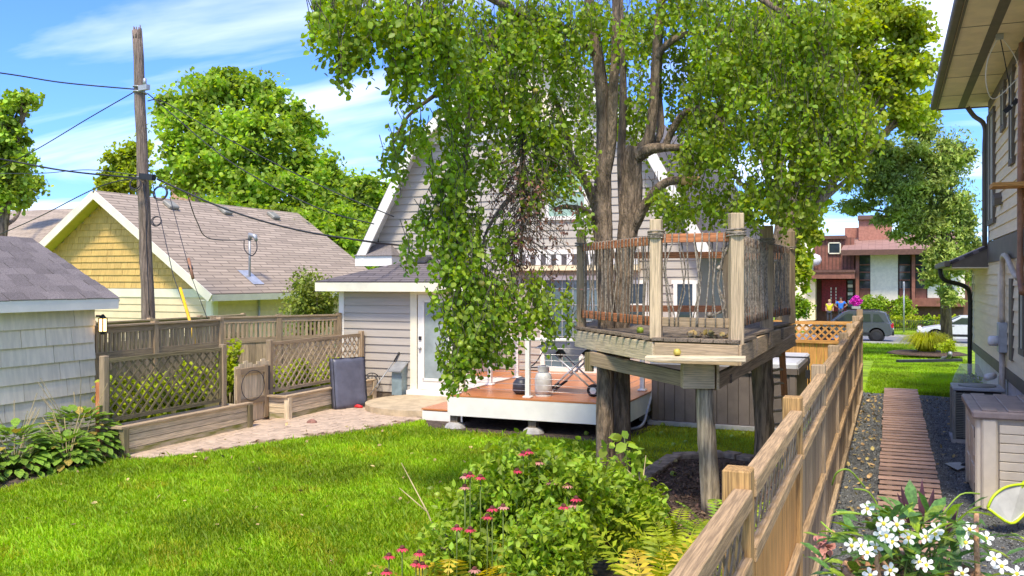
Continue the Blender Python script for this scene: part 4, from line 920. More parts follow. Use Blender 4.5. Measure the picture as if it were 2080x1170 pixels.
for k in (.25, .5, .75):
    a = gp[0].lerp(gp[5], k); b_ = gp[2].lerp(gp[4], k); bar(th, 'joist', a + zv(TZ - .12), b_ + zv(TZ - .12), .05, .15, 'wood_dark')
pt = {}
for nm, p, w_, z1, mm in (('L', PL, .115, 3.27, 'wood_post'), ('M', PM, .125, 3.26, 'wood_tan'), ('F', PF, .138, 3.30, 'wood_tan'), ('R', PR, .14, 3.31, 'wood_post'), ('Q', PQ, .14, 3.32, 'wood_post'), ('B', PB, .13, 3.25, 'wood_grey'), ('N', PN, .13, 3.1, 'wood_post')):
    bar(th, 'post', p + zv(TZ - .02 if nm != 'F' else TZ - .06), p + zv(z1), w_, w_, mm, up=(p - cen).normalized(), ch=.008)
    for k in range(4 if nm in 'MFR' else 2): ring(th, 'rope_wrap', p + zv(3.06 + .022 * k), w_ * .72, .011, 'rope', ax=V((rnd.uniform(-.1, .1), rnd.uniform(-.1, .1), 1)))
def ropeside(a, b_, n, mt, mb, loose=1.0, zt=3.03, zb=2.14):
    d_ = (b_ - a).normalized(); L_ = (b_ - a).length; a = a + d_ * .07; b_ = b_ - d_ * .07; nrm = V((d_.y, -d_.x, 0))
    if nrm.dot(a - cen) < 0: nrm = -nrm
    bar(th, 'top_rail', a + zv(zt), b_ + zv(zt), .045, .095, mt, ch=.004); bar(th, 'bottom_rail', a + zv(zb), b_ + zv(zb), .045, .10, mb, ch=.004)
    for k in range(n):
        for sd_ in (1, -1):
            if sd_ < 0 and k % 2: continue
            t0 = (k + .5 + rnd.uniform(-.15, .15)) / n; t1 = min(max(t0 + rnd.uniform(-.9, .9) * loose / n, .01), .99); t2 = min(max(t0 + rnd.uniform(-.5, .5) * loose / n, .01), .99)
            o_ = nrm * (.034 * sd_)
            P = [a.lerp(b_, t0) + zv(zt + .055), a.lerp(b_, t0) + zv(zt + .04) + o_, a.lerp(b_, t0) + zv(zt - .06) + o_, a.lerp(b_, t1) + zv((zt + zb) / 2 + rnd.uniform(-.15, .15)) + o_ * .7, a.lerp(b_, t2) + zv(zb + .06) + o_, a.lerp(b_, t2) + zv(zb - .05) + o_]
            rod(th, 'rope', P, .008, 'rope', 5)
ropeside(PL, PM, 22, 'wood_red', 'wood_red', 1.2)
ropeside(PM, PF, 9, 'wood_red', 'wood_grey', 1.3, 3.05)
ropeside(PF, PR, 20, 'wood_red', 'wood_red', .8)
ropeside(PR, PQ, 14, 'wood_red', 'wood_red', .8)
ropeside(PQ, PN, 6, 'wood_red', 'wood_red', .8, 2.95); 
bar(th, 'top_rail', PB + zv(2.98), PN + zv(2.98), .045, .1, 'wood_red'); bar(th, 'bottom_rail', PB + zv(2.15), PN + zv(2.15), .045, .1, 'wood_red')
# slack rope with knots in the front opening
rod(th, 'rope', curve_pts([PM.lerp(PF, .93) + zv(3.02), PM.lerp(PF, .80) + zv(2.72), PM.lerp(PF, .78) + zv(2.55), PM.lerp(PF, .86) + zv(2.3), PM.lerp(PF, .66) + zv(2.2)], 4), .013, 'rope')
for k, z in ((.80, 2.72), (.68, 2.22)): MB().lathe([(.005, -.03), (.03, -.015), (.034, .01), (.005, .035)], PM.lerp(PF, k) + zv(z), 8).build('knot', 'rope', th, True)
# beams, brackets and log posts
p0 = W(1200, 728, 11.5); p1 = W(1390, 770, 10.15)
bar(th, 'beam', p0, p1, .06, .17, 'wood_post', ch=.004)
p0 = W(1450, 778, 10.2); p1 = W(1612, 690, 13.3); bar(th, 'beam', p0, p1, .06, .17, 'wood_grey', ch=.004)
p0 = W(1197, 735, 11.5); bar(th, 'beam_end', p0 + zv(.12), p0 - zv(.12), .1, .06, 'wood_moss', up=(0, 1, 0))
blk = W(1417, 762, 10.05); bar(th, 'block', W(1385, 762, 10.05), W(1449, 762, 10.05), .16, .285, 'wood_tan', ch=.006)
bar(th, 'block_side', W(1452, 762, 10.06), W(1457, 762, 10.06), .20, .30, 'wood_grey')
bar(th, 'shelf_board', W(1312, 727, 9.5), W(1515, 729, 9.25), .22, .045, 'planter_wood', ch=.005)
def log(name, u, vt, vb, d, r, m, du=0):
    a = W(u, vb, d); a.z = 0; t = W(u + du, vt, d); n_ = 9
    return MB().tube([a.lerp(t, k / n_) + V((rnd.uniform(-.008, .008), rnd.uniform(-.008, .008), 0)) for k in range(n_ + 1)], [r * (1.08 - .1 * k / n_ + rnd.uniform(-.03, .03)) for k in range(n_ + 1)], 14).build(name, m, th, True)
log('log_post', 1443, 786, 1000, 10.15, .10, 'log', -12)
log('log_post', 1552, 705, 945, 12.7, .13, 'log_dark')
bar(th, 'knee_brace', W(1480, 770, 10.6), W(1532, 725, 12.5), .05, .1, 'wood_dark')
# leaves and apples lying on the platform
pp = np.array([PM.lerp(PF, rnd.uniform(.35, .9)) + ay_ * rnd.uniform(.08, .3) + zv(TZ + .012) for _ in range(60)])
lv_ = leaves('fallen_leaves', pp, .07, 'dry_leaf', None, 0, 2.0)
def apple(p, r, m='apple', root=None):
    o = MB().lathe([(.25 * r, .08 * r), (.7 * r, 0), (r, .55 * r), (1.02 * r, 1.0 * r), (.8 * r, 1.55 * r), (.4 * r, 1.72 * r), (.08 * r, 1.58 * r)], (0, 0, 0), 12).build('apple', m, root, True, Mw=Matrix.Translation(p) @ Matrix.Rotation(rnd.uniform(-.5, .5), 4, 'X') @ Matrix.Rotation(rnd.uniform(-.5, .5), 4, 'Y')); return o
tag(apple(PL.lerp(PM, .64) + (cen - PL).normalized() * .16 + zv(TZ), .042), 'left of two green apples on the tree house planks', 'apple', 'windfall apples')
tag(apple(PL.lerp(PM, .75) + (cen - PL).normalized() * .26 + zv(TZ), .042), 'right of two green apples on the tree house planks', 'apple', 'windfall apples')
tag(apple(W(1376, 722, 9.4) , .04, 'apple_gold'), 'yellow apple on the shelf board below the platform', 'apple', 'windfall apples')
for lab, u, v in (('green apple under the deck edge beside the double trunk', 1190, 884), ('green apple by the hot tub base', 1345, 866), ('green apple on the dark mulch bed', 1366, 968), ('pale apple on the lawn nearest the flowers left stem', 876, 1000), ('pale apple on the lawn behind the left flower stems', 890, 1012)):
    tag(apple(G(u, v), .042), lab, 'apple', 'windfall apples')
for k, nm in enumerate(('leftmost', 'second from left', 'third from left', 'fourth from left', 'fifth from left', 'sixth from left', 'rightmost')):
    tag(apple(G(1345 + 27 * k + rnd.uniform(-9, 9), rnd.uniform(878, 915)), .035), 'small windfall apple in worn grass before the tub, ' + nm, 'apple', 'windfall apples in worn grass')
# ladder behind the right log post
ldr = thing('ladder', 'brown wooden ladder standing behind the right log post by the tub', 'ladder', (xy(1570, 13.6).x, xy(1570, 13.6).y, 0))
a0, a1 = W(1529, 705, 13.4), xy(1543, 13.9); b0, b1 = W(1587, 690, 13.4), xy(1600, 13.9)
bar(ldr, 'rail', a1, a0, .05, .09, 'wood_dark', up=(1, 0, 0)); bar(ldr, 'rail', b1, b0, .05, .09, 'wood_red', up=(1, 0, 0))
for k in range(7): t = .12 + .125 * k; bar(ldr, 'rung', a1.lerp(a0, t), b1.lerp(b0, t), .05, .035, 'wood_grey')
# ------------------------------------------------------------------ hot tub
ht = thing('hot_tub', 'brown panelled hot tub with grey cover behind the tree house', 'hot tub', (-2.7, 17.2, 0))
TX0, TX1, TY0, TY1 = -3.95, -1.5, 16.1, 18.4
MB().box((TX0 - .08, TY0 - .1, 0), (TX1 + .1, TY1 + .1, .07)).build('slab', 'concrete_grey', ht)
MB().box((TX0 + .03, TY0 + .03, .07), (TX1 - .03, TY1 - .03, 1.0)).build('shell', 'tub_brown', ht)
x = TX0 + .02
while x < TX1 - .05: bar(ht, 'panel', (x + .092, TY0, .08), (x + .092, TY0, 1.0), .176, .03, 'tub_brown', up=(0, 1, 0)); x += .186
y = TY0 + .02
while y < TY1 - .05:
    for xx in (TX0, TX1): bar(ht, 'panel', (xx, y + .092, .08), (xx, y + .092, 1.0), .03, .176, 'tub_brown', up=(0, 1, 0))
    y += .186
for x in (TX0 + .04, TX1 - .04): bar(ht, 'corner', (x, TY0 + .03, .07), (x, TY0 + .03, 1.02), .13, .13, 'tub_brown', up=(0, 1, 0), ch=.02)
MB().box((TX0 - .02, TY0 - .02, 1.0), (TX1 + .02, TY1 + .02, 1.05)).build('rim', 'tub_blue', ht)
cv = bar(ht, 'cover', ((TX0 + TX1) / 2, TY0 - .05, 1.12), ((TX0 + TX1) / 2, TY1 + .05, 1.12), TX1 - TX0 + .1, .13, 'tub_cover', ch=.03)
bar(cv, 'cover_skirt', (TX1 + .055, TY0 - .04, 1.04), (TX1 + .055, TY1 + .04, 1.04), .012, .1, 'tub_brown')
bar(cv, 'cover_skirt', (TX0 - .04, TY0 - .055, 1.04), (TX1 + .04, TY0 - .055, 1.04), .012, .1, 'tub_brown')
rod(ht, 'cover_lifter', [(TX1 - .6, TY0 + .8, 1.22), (TX1 + .15, TY0 + .8, 1.22), (TX1 + .16, TY0 + .8, .7)], .018, 'black_metal')
bar(ht, 'lifter_bracket', (TX1 + .14, TY0 + .8, .85), (TX1 + .14, TY0 + .8, 1.0), .08, .05, 'black_metal', up=(0, 1, 0))
bar(ht, 'latch', (TX0 + .16, TY0 - .025, .86), (TX0 + .16, TY0 - .025, .95), .05, .03, 'black', up=(0, 1, 0))
rod(ht, 'hose', curve_pts([(-3.98, 16.2, .6), (-4.0, 15.9, .3), (-4.02, 15.5, .05), (-4.3, 15.1, .02)], 5), .03, 'metal_grey')
# ------------------------------------------------------------------ apple tree
at = thing('apple_tree', 'old weeping apple tree growing up through the tree house', 'tree', (xy(1247, 11.9).x, xy(1247, 11.9).y, 0))
tr = MB()
def limb(P, R, n=9, s=5):
    pts = curve_pts([W(*p) for p in P], s); m_ = len(pts); rr = .86 * np.interp(np.linspace(0, 1, m_), np.linspace(0, 1, len(R)), R)
    tr.tube(pts, [r * (1 + rnd.uniform(-.04, .04)) for r in rr], n)
def down(u, d): p = W(u, 568, d); v = 568 + F * H / d; return (u, v, d)
limb([down(1229, 11.7), (1229, 800, 11.7), (1231, 640, 11.9), (1226, 500, 12.1), (1222, 420, 12.2), (1226, 330, 12.2), (1224, 200, 12.2), (1212, 100, 12.2), (1197, 0, 12.2), (1185, -120, 12.2)], [.145, .13, .125, .15, .16, .12, .105, .09, .08, .06], 14)
limb([down(1262, 11.9), (1262, 800, 11.9), (1262, 640, 12.0), (1272, 500, 12.1), (1283, 400, 12.2), (1284, 330, 12.2), (1290, 300, 12.2)], [.15, .135, .13, .15, .165, .15, .13], 14)
limb([(1222, 390, 12.2), (1240, 300, 12.1), (1246, 180, 12.0), (1252, 80, 12), (1250, -60, 12)], [.09, .085, .075, .07, .05])
limb([(1270, 470, 12.3), (1262, 330, 12.6), (1266, 200, 12.6), (1262, 60, 12.7), (1258, -60, 12.7)], [.09, .07, .06, .05, .04])
limb([(1290, 320, 12.2), (1318, 280, 12.1), (1328, 200, 12.1), (1334, 90, 12.1), (1345, -60, 12.1)], [.11, .085, .075, .065, .04])
limb([(1300, 300, 12.2), (1340, 275, 12.3), (1338, 180, 12.4), (1342, 60, 12.4), (1350, -50, 12.4)], [.09, .06, .05, .045, .03])
limb([(1285, 325, 12.2), (1320, 303, 12.0), (1360, 300, 11.9), (1412, 299, 11.8)], [.12, .09, .06, .035])
limb([(1350, 300, 12), (1368, 260, 11.9), (1392, 228, 11.7), (1430, 222, 11.5), (1475, 260, 11.3), (1500, 330, 11.2)], [.06, .055, .05, .04, .025, .01])
limb([(1282, 470, 12.1), (1315, 410, 11.9), (1350, 372, 11.7), (1385, 366, 11.6)], [.10, .08, .07, .06])
limb([(1333, 120, 12.1), (1350, 95, 12), (1390, 70, 11.9), (1460, 60, 11.8), (1560, 80, 11.5), (1640, 160, 11.2)], [.06, .055, .045, .035, .025, .01])
limb([(1212, 420, 12.2), (1190, 370, 12.1), (1160, 320, 12), (1145, 250, 11.9), (1120, 180, 11.7)], [.09, .075, .065, .05, .03])
limb([(1212, 450, 12.1), (1190, 428, 11.9), (1150, 420, 11.7), (1125, 425, 11.6)], [.06, .05, .04, .02])
limb([(1210, 110, 12.2), (1150, 60, 11.8), (1080, 45, 11.3), (1000, 70, 10.8), (960, 190, 10.4), (945, 330, 10.2), (930, 480, 10.1), (935, 620, 10.1)], [.07, .06, .055, .05, .045, .04, .025, .01])
limb([(1150, 300, 12), (1090, 360, 11.3), (1060, 380, 11), (1020, 420, 10.8), (985, 480, 10.6), (975, 560, 10.5)], [.045, .04, .035, .03, .02, .008])
limb([(1080, 45, 11.3), (960, -20, 10), (850, -40, 9.2), (770, 20, 8.9)], [.05, .04, .03, .01])
limb([(1040, 60, 11), (900, 180, 10.2), (830, 235, 10), (800, 290, 9.9)], [.04, .03, .02, .01])
limb([(1065, 60, 11.4), (1064, 250, 11.2), (1062, 400, 11), (1058, 540, 10.9)], [.03, .03, .03, .012])
limb([(1345, 0, 12.1), (1450, -40, 11.5), (1580, 20, 11), (1680, 120, 10.8), (1700, 300, 10.7)], [.05, .045, .04, .03, .01])
tr.build('trunk', 'bark', at, True)
MB().tube([W(1384, 366, 11.6), W(1421, 367, 11.55)], [.06, .056], 10).build('cut_stub', 'cut_wood', at, True)
#  u, v, ru, rv, depth, strands
BL = [(662, 45, 42, 60, 8.7, 75), (700, 100, 30, 55, 8.7, 45), (738, 60, 34, 85, 8.8, 80), (690, 10, 60, 40, 8.8, 60),
 (850, 50, 85, 80, 9.2, 190), (830, 140, 48, 70, 9.2, 95), (905, 110, 60, 85, 9.6, 110), (880, 20, 90, 40, 9.2, 70), (790, 30, 40, 70, 9, 60),
 (800, 320, 26, 55, 9.9, 34), (840, 265, 50, 34, 10, 46), (930, 245, 60, 60, 10.3, 70), (918, 340, 58, 70, 10.2, 120), (918, 440, 66, 70, 10.1, 150), (930, 520, 66, 66, 10.1, 140),
 (948, 610, 76, 66, 10.1, 170), (945, 690, 62, 60, 10.0, 120), (922, 738, 30, 30, 10, 36), (850, 460, 30, 40, 10.1, 22), (830, 500, 22, 30, 10.1, 12), (1010, 590, 50, 60, 10.4, 70), (1050, 640, 50, 46, 10.5, 60),
 (1085, 590, 34, 46, 10.7, 34), (1115, 645, 24, 60, 10.7, 30), (990, 690, 36, 36, 10.3, 34), (1150, 620, 14, 70, 10.8, 12), (1030, 700, 14, 40, 10.4, 8),
 (1000, 70, 90, 90, 10.8, 150), (1000, 190, 70, 80, 10.7, 110), (1080, 120, 80, 120, 11.3, 160), (1085, 260, 60, 60, 11.2, 60), (1130, 340, 46, 60, 11.5, 75), (1085, 370, 36, 70, 11, 40), (1000, 330, 36, 70, 10.6, 44), (1020, 480, 30, 60, 10.6, 26),
 (1120, 40, 90, 60, 11.5, 110), (1160, 170, 50, 90, 11.8, 85), (1240, 60, 90, 80, 13.2, 150), (1240, 200, 70, 90, 13.2, 100), (1300, 240, 40, 90, 13.3, 70), (1290, 60, 60, 80, 12.8, 80), (1180, 280, 30, 60, 13, 40),
 (1385, 110, 80, 120, 12.6, 180), (1400, 20, 100, 60, 12, 130), (1440, 190, 60, 80, 11.6, 95), (1470, 300, 46, 80, 11.2, 60), (1450, 400, 44, 46, 11.8, 46), (1390, 230, 40, 50, 13, 50), (1360, 420, 44, 40, 14, 60),
 (1500, 90, 100, 110, 11.4, 230), (1560, 230, 90, 100, 11, 200), (1605, 110, 90, 110, 11, 200), (1680, 190, 80, 100, 10.8, 190), (1735, 250, 56, 66, 10.7, 90), (1705, 310, 70, 50, 10.7, 85),
 (1620, 320, 80, 80, 10.9, 150), (1550, 390, 66, 66, 11, 90), (1500, 420, 50, 46, 11.3, 44), (1650, 40, 80, 50, 10.8, 100), (1610, 420, 50, 40, 11, 40), (1215, 20, 40, 30, 11.6, 30), (1190, 440, 24, 30, 11.9, 14), (1190, 320, 30, 60, 11.6, 16), (1300, 190, 26, 80, 11.6, 14), (1275, 90, 40, 60, 11.6, 18), (1330, 390, 26, 34, 11.6, 14), (960, 130, 60, 80, 10.4, 80), (1050, 220, 60, 70, 11, 75), (1120, 270, 50, 60, 11.3, 50), (1150, 90, 60, 70, 11.4, 60), (1400, 330, 50, 56, 11.8, 60), (1430, 270, 50, 60, 11.5, 60), (1385, 420, 36, 36, 12.8, 30), (1060, 50, 80, 60, 11, 70), (930, 180, 50, 60, 10.2, 50)]
P_ = []; A_ = []; TW = MB(); ap_n = 0
for (u, v, ru, rv, d, n) in BL:
    c0 = W(u, v, d); k = d / F
    for _ in range(int(n * (1.0 if d < 10.6 else 1.25))):
        q = unit(rng.normal(size=(1, 3)))[0] * (rnd.random() ** .45); dd_ = d + q[1] * .55
        p = W(u + q[0] * ru, v + q[2] * rv - rv * .12, dd_); L_ = rnd.uniform(.12, .34); m_ = int(L_ / .042) + 2
        sw = V((rnd.uniform(-.25, .25), rnd.uniform(-.25, .25), -1)).normalized()
        for j in range(m_):
            r_ = p + sw * (L_ * j / m_) + V((rnd.gauss(0, .022), rnd.gauss(0, .022), rnd.gauss(0, .015))); P_.append(r_)
            an = j * 2.4 + rnd.random(); A_.append((math.cos(an), math.sin(an), -.55))
        if rnd.random() < .35: TW.tube([p + V((rnd.uniform(-.1, .1), rnd.uniform(-.1, .1), .16)), p, p + sw * L_], [.005, .004, .002], 4, False)
    for _ in range(max(0, int(n * (.045 if u < 1150 else .010)))):
        q = unit(rng.normal(size=(1, 3)))[0] * .8
        apple(W(u + q[0] * ru, v + q[2] * rv, d - abs(q[1]) * .5), .034, 'apple_gold' if rnd.random() < .08 else 'apple', at)
leaves('crown', np.array(P_), .062, 'leaf_apple', at, .25, .55, axis=np.array(A_))
TW.build('twig', 'bark_dark', at)
# the dead russet branchlets
P_ = []; TW = MB()
for _ in range(190):
    u = rnd.gauss(1062, 40); v0 = rnd.uniform(300, 540); p = W(u, v0, 10.9 + rnd.uniform(-.3, .3)); q = p + V((rnd.uniform(-.3, .3), rnd.uniform(-.2, .2), -rnd.uniform(.2, .6)))
    TW.tube(curve_pts([W(1062, v0 - 45, 11), p, p.lerp(q, .5) + V((rnd.uniform(-.08, .08), rnd.uniform(-.08, .08), 0)), q], 2), [.005, .005, .004, .004, .003, .002, .002], 4, False)
    for j in range(7):
        if rnd.random() < .8: P_.append(p.lerp(q, rnd.random()) + V((rnd.gauss(0, .03), rnd.gauss(0, .03), -.02)))
leaves('dead_leaves', np.array(P_), .058, 'leaf_apple_dry', at, .8, .1, shape=LEAFN); TW.build('dead_twig', 'bark_dark', at)
# ------------------------------------------------------------------ fence on the right, with lattice band
rf = thing('lattice_fence', 'long weathered wooden fence with lattice band beside the boardwalk', 'fence', (-.6, 10, 0))
FX = -.60; ys = [1.7 + 2.44 * k for k in range(9)]
for k, y in enumerate(ys):
    bar(rf, 'post', (FX - .03, y, 0), (FX - .03, y, (1.77, 1.76, 1.79, 1.80, 1.82, 1.84, 1.86, 1.90, 1.95)[k]), .125, .125, 'fence_post' if k < 3 else 'wood_grey', up=(0, 1, 0), ch=.008)
    if k == 8: break
    a, b_ = y + .065, ys[k + 1] - .065; zt = 1.64 + .02 * k; mb = 'wood_board' if k not in (1, 0) else 'cedar'
    bar(rf, 'top_rail', (FX, a, zt), (FX, b_, zt), .085, .085, 'fence_rail', ch=.006)
    bar(rf, 'mid_rail', (FX + .02, a, zt - .30), (FX + .02, b_, zt - .30 + .01), .045, .07, 'fence_rail', ch=.004)
    bar(rf, 'low_rail', (FX + .02, a, .74), (FX + .02, b_, .76), .045, .07, 'fence_rail', ch=.004)
    bar(rf, 'bottom_rail', (FX + .02, a, .16), (FX + .02, b_, .16), .045, .07, 'wood_grey')
    if k < 6: lattice(rf, (FX, a), (FX, b_), zt - .27, zt - .045, 'wood_board', pitch=.125, sw=.03, th=.006)
    else: bar(rf, 'upper_panel', (FX, a, zt - .155), (FX, b_, zt - .155), .02, .22, 'wood_grey')
    n = int((b_ - a) / .142); w_ = (b_ - a) / n
    for j in range(n): yy = a + w_ * (j + .5); bar(rf, 'board', (FX - .012 + rnd.uniform(-.003, .003), yy, .05), (FX - .012, yy, zt - .335), round(w_ - .006, 3), .018, mb, up=(1, 0, 0))
# cedar cross fence
cf = thing('cedar_fence', 'orange cedar fence panel with lattice top beyond the hot tub', 'fence', (-1.8, 20.8, 0))
CY = 20.9; cx0, cx1 = -3.9, -.75
for x in (cx0, -2.35, cx1): bar(cf, 'post', (x, CY + .06, 0), (x, CY + .06, 1.70), .1, .1, 'cedar', up=(0, 1, 0))
bar(cf, 'top_rail', (cx0, CY, 1.66), (cx1, CY, 1.66), .07, .07, 'cedar'); bar(cf, 'cap_rail', (cx0, CY - .02, 1.25), (cx1, CY - .02, 1.25), .09, .07, 'cedar')
lattice(cf, (cx0, CY), (cx1, CY), 1.28, 1.63, 'cedar', pitch=.11, sw=.04)
x = cx0
while x < cx1: bar(cf, 'board', (x + .07, CY, .05), (x + .07, CY, 1.22), .135, .02, 'cedar', up=(0, 1, 0)); x += .141
# ------------------------------------------------------------------ neighbour house on the right
nb = thing('neighbour_house', 'beige sided two-storey house with brown trim along the right edge', 'house', (5, 20, 0))
NX = 1.9; NY0 = 9.0; NY1 = 21.2; NYL = 25.4; FZ = .95; BZ = 3.15
MB().box((NX + .03, NY0, 0), (NX + 8, NYL - .03, FZ)).build('foundation', 'foundation', nb)
MB().box((NX + .04, NY0, FZ), (NX + 8, NYL - .04, 3.0)).build('wall', 'siding_beige', nb)
MB().box((NX + .04, NY0, 3.0), (NX + 8, NY1 - .04, 6.4)).build('upper_wall', 'siding_beige', nb)
lap(nb, (NX, 12.5), (NX, NYL - .1), FZ + .12, 2.95, .205, 'siding_beige', (-1, 0))
lap(nb, (NX, 12.5), (NX, NY1 - .1), 3.40, 6.25, .205, 'siding_beige', (-1, 0))
bar(nb, 'belt_board', (NX - .02, 12, 3.16), (NX - .02, NY1 + .02, 3.16), .07, .42, 'trim_brown'); bar(nb, 'water_table', (NX - .025, 12, FZ + .02), (NX - .025, NYL, FZ + .02), .07, .20, 'trim_brown')
bar(nb, 'frieze_board', (NX - .02, 12, 6.18), (NX - .02, NY1, 6.18), .05, .22, 'trim_brown')
bar(nb, 'base_strip', (NX - .005, 12, .12), (NX - .005, NYL, .12), .07, .2, 'trim_brown')
for y, z0, z1 in ((NY1 - .02, 3.3, 6.3), (NYL - .02, FZ, 2.95)): bar(nb, 'corner_board', (NX - .01, y, z0), (NX - .01, y, z1), .06, .14, 'trim_brown', up=(0, 1, 0))
bar(nb, 'window_casing', (NX - .03, NYL - .55, FZ + .1), (NX - .03, NYL - .55, 2.8), .05, .12, 'white_paint', up=(0, 1, 0))
SOX = .90
MB().box((SOX, 8, 6.28), (NX + 1, NY1 + .5, 6.32)).build('soffit', 'soffit_beige', nb)
MB().box((SOX + .42, 8, 6.272), (SOX + .56, NY1 + .45, 6.279)).build('soffit_vent', 'trim_brown', nb)
for y in (13, 14.8, 16.6, 18.4, 20.2): bar(nb, 'soffit_joint', (SOX + .04, y, 6.277), (NX, y, 6.277), .012, .006, 'trim_brown')
bar(nb, 'gutter', (SOX - .05, 8, 6.35), (SOX - .05, NY1 + .55, 6.35), .12, .15, 'trim_brown', ch=.02); bar(nb, 'fascia', (SOX + .02, 8, 6.33), (SOX + .02, NY1 + .52, 6.33), .03, .16, 'trim_brown')
bar(nb, 'fascia', (SOX, NY1 + .52, 6.34), (NX + 2, NY1 + .52, 6.34), .03, .17, 'trim_brown')
roofslab(nb, 'roof', [(SOX - .08, 8, 6.42), (SOX - .08, NY1 + .55, 6.42), (SOX + 4, NY1 + .55, 8.2), (SOX + 4, 8, 8.2)], .06, 'roof_grey')
rod(nb, 'downspout', curve_pts([(1.5, NY1 + .35, 6.25), (1.62, NY1 + .3, 6.05), (NX - .1, NY1 + .1, 5.8), (NX - .1, NY1 + .1, 5.2), (NX - .1, NY1 + .1, 3.3)], 4), .05, 'trim_brown', 8)
# lower roof over the far part
roofslab(nb, 'lower_roof', [(NX - .75, NY1 + .1, 2.98), (NX - .75, NYL + .5, 2.98), (NX + .6, NYL + .5, 3.62), (NX + .6, NY1 + .1, 3.62)], .06, 'roof_grey')
bar(nb, 'gutter', (NX - .80, NY1 + .05, 2.93), (NX - .80, NYL + .5, 2.93), .12, .13, 'trim_brown', ch=.02)
MB().prism([(NX - .72, NY1 + .12, 2.86), (NX, NY1 + .12, 2.86), (NX, NY1 + .12, 3.3), (NX - .72, NY1 + .12, 2.95)], (0, .04, 0)).build('rake_board', 'trim_brown', nb)
MB().box((NX - .72, NY1 + .1, 2.84), (NX, NYL + .48, 2.86)).build('soffit', 'soffit_beige', nb)
rod(nb, 'downspout', curve_pts([(NX - .78, NYL - .5, 2.88), (NX - .7, NYL - .5, 2.6), (NX - .25, NYL - .3, 2.45), (NX - .1, NYL - .2, 2.2), (NX - .1, NYL - .2, 1.2), (NX - .1, NYL - .2, .15)], 4), .055, 'black_metal', 8)
def nwin(y0, y1, z0, z1, gm='glass', fm='trim_brown', fw=.1, inner=True):
    w_ = window(nb, (NX - .025, y0, z0), (NX - .025, y1, z1), (-1, 0, 0), fm, gm, fw)
    if inner:
        for y in (y0 + .03, y1 - .03): bar(w_, 'sash', (NX - .055, y, z0 + .03), (NX - .055, y, z1 - .03), .03, .05, 'cream_paint', up=(0, 1, 0))
        for z in (z0 + .03, z1 - .03): bar(w_, 'sash', (NX - .055, y0, z), (NX - .055, y1, z), .03, .05, 'cream_paint')
nwin(16.9, 17.25, 4.55, 6.05, 'glass_pale'); nwin(18.1, 18.5, 5.3, 6.05); nwin(19.9, 20.5, 3.75, 5.9, 'glass_pale'); nwin(20.6, 21.0, 3.75, 5.9)
nwin(15.55, 15.95, 1.5, 2.5, 'glass'); 
bar(nb, 'shutter', (NX - .04, 17.25, 1.25), (NX - .04, 17.25, 2.62), .05, .38, 'trim_brown', up=(0, 1, 0))
MB().prism([(NX - .02, 18.7, 3.98), (NX - .02, 19.05, 3.98), (NX - .02, 19.05, 4.22), (NX - .02, 18.7, 4.10)], (-.14, 0, -.02)).build('vent_hood', 'trim_brown', nb)
mb_ = bar(nb, 'meter_box', (NX - .10, 18.05, 1.32), (NX - .10, 18.05, 1.85), .14, .34, 'metal_grey', up=(0, 1, 0), ch=.015)
MB().lathe([(.09, 0), (.09, .12), (.06, .15)], (0, 0, 0), 14).build('meter', 'white_paint', mb_, True, Mw=Matrix.Translation((NX - .17, 18.1, 1.52)) @ Matrix.Rotation(-PI / 2, 4, 'Y'))
rod(nb, 'conduit', curve_pts([(NX - .1, 18.05, 1.85), (NX - .1, 18.05, 2.4), (NX - .1, 18.0, 2.86), (NX - .12, 17.75, 3.0), (NX - .12, 17.2, 2.98), (NX - .12, 16.3, 2.72), (NX - .1, 15.9, 2.62)], 4), .045, 'pipe_beige', 8)
rod(nb, 'conduit', [(NX - .1, 18.05, 1.32), (NX - .1, 18.05, .1)], .05, 'pipe_beige', 8); bar(nb, 'utility_box', (NX - .06, 18.5, .55), (NX - .06, 18.5, .85), .1, .22, 'metal_grey', up=(0, 1, 0))
rod(nb, 'pipe', [(NX - .07, 18.75, 1.55), (NX - .07, 18.75, 2.75)], .035, 'soffit_beige', 8)
rod(nb, 'downspout', curve_pts([(NX - .06, 15.75, 6.2), (NX - .08, 15.75, 4.2), (NX - .08, 15.75, 3.0), (NX - .1, 15.7, 2.75), (NX - .1, 15.4, 2.4)], 4), .05, 'copper', 8)
bar(nb, 'bracket_board', (NX - .5, 15.55, 4.02), (NX, 15.55, 4.02), .5, .06, 'cedar')
for i, P in enumerate(([(1.5, 15.4, 6.27), (1.36, 15.6, 5.95), (1.36, 15.8, 5.6), (1.5, 16, 5.42), (1.85, 15.8, 5.75)], [(1.5, 15.4, 6.27), (1.62, 15.8, 5.9), (1.7, 16, 5.5), (1.66, 16, 5.2)], [(1.5, 15.4, 6.27), (1.75, 15.7, 5.95), (1.82, 15.9, 5.6), (1.7, 16, 5.22)])):
    rod(nb, 'service_cable', curve_pts(P, 5), .008, ('white_paint', 'black', 'white_paint')[i], 5)
bar(nb, 'cable_clip', (1.45, 15.4, 6.24), (1.55, 15.4, 6.24), .1, .07, 'metal_grey'); bar(nb, 'splice', (1.62, 16, 5.2), (1.72, 16, 5.28), .06, .07, 'black'); bar(nb, 'splice', (1.74, 15.95, 5.3), (1.8, 15.95, 5.38), .06, .07, 'black')
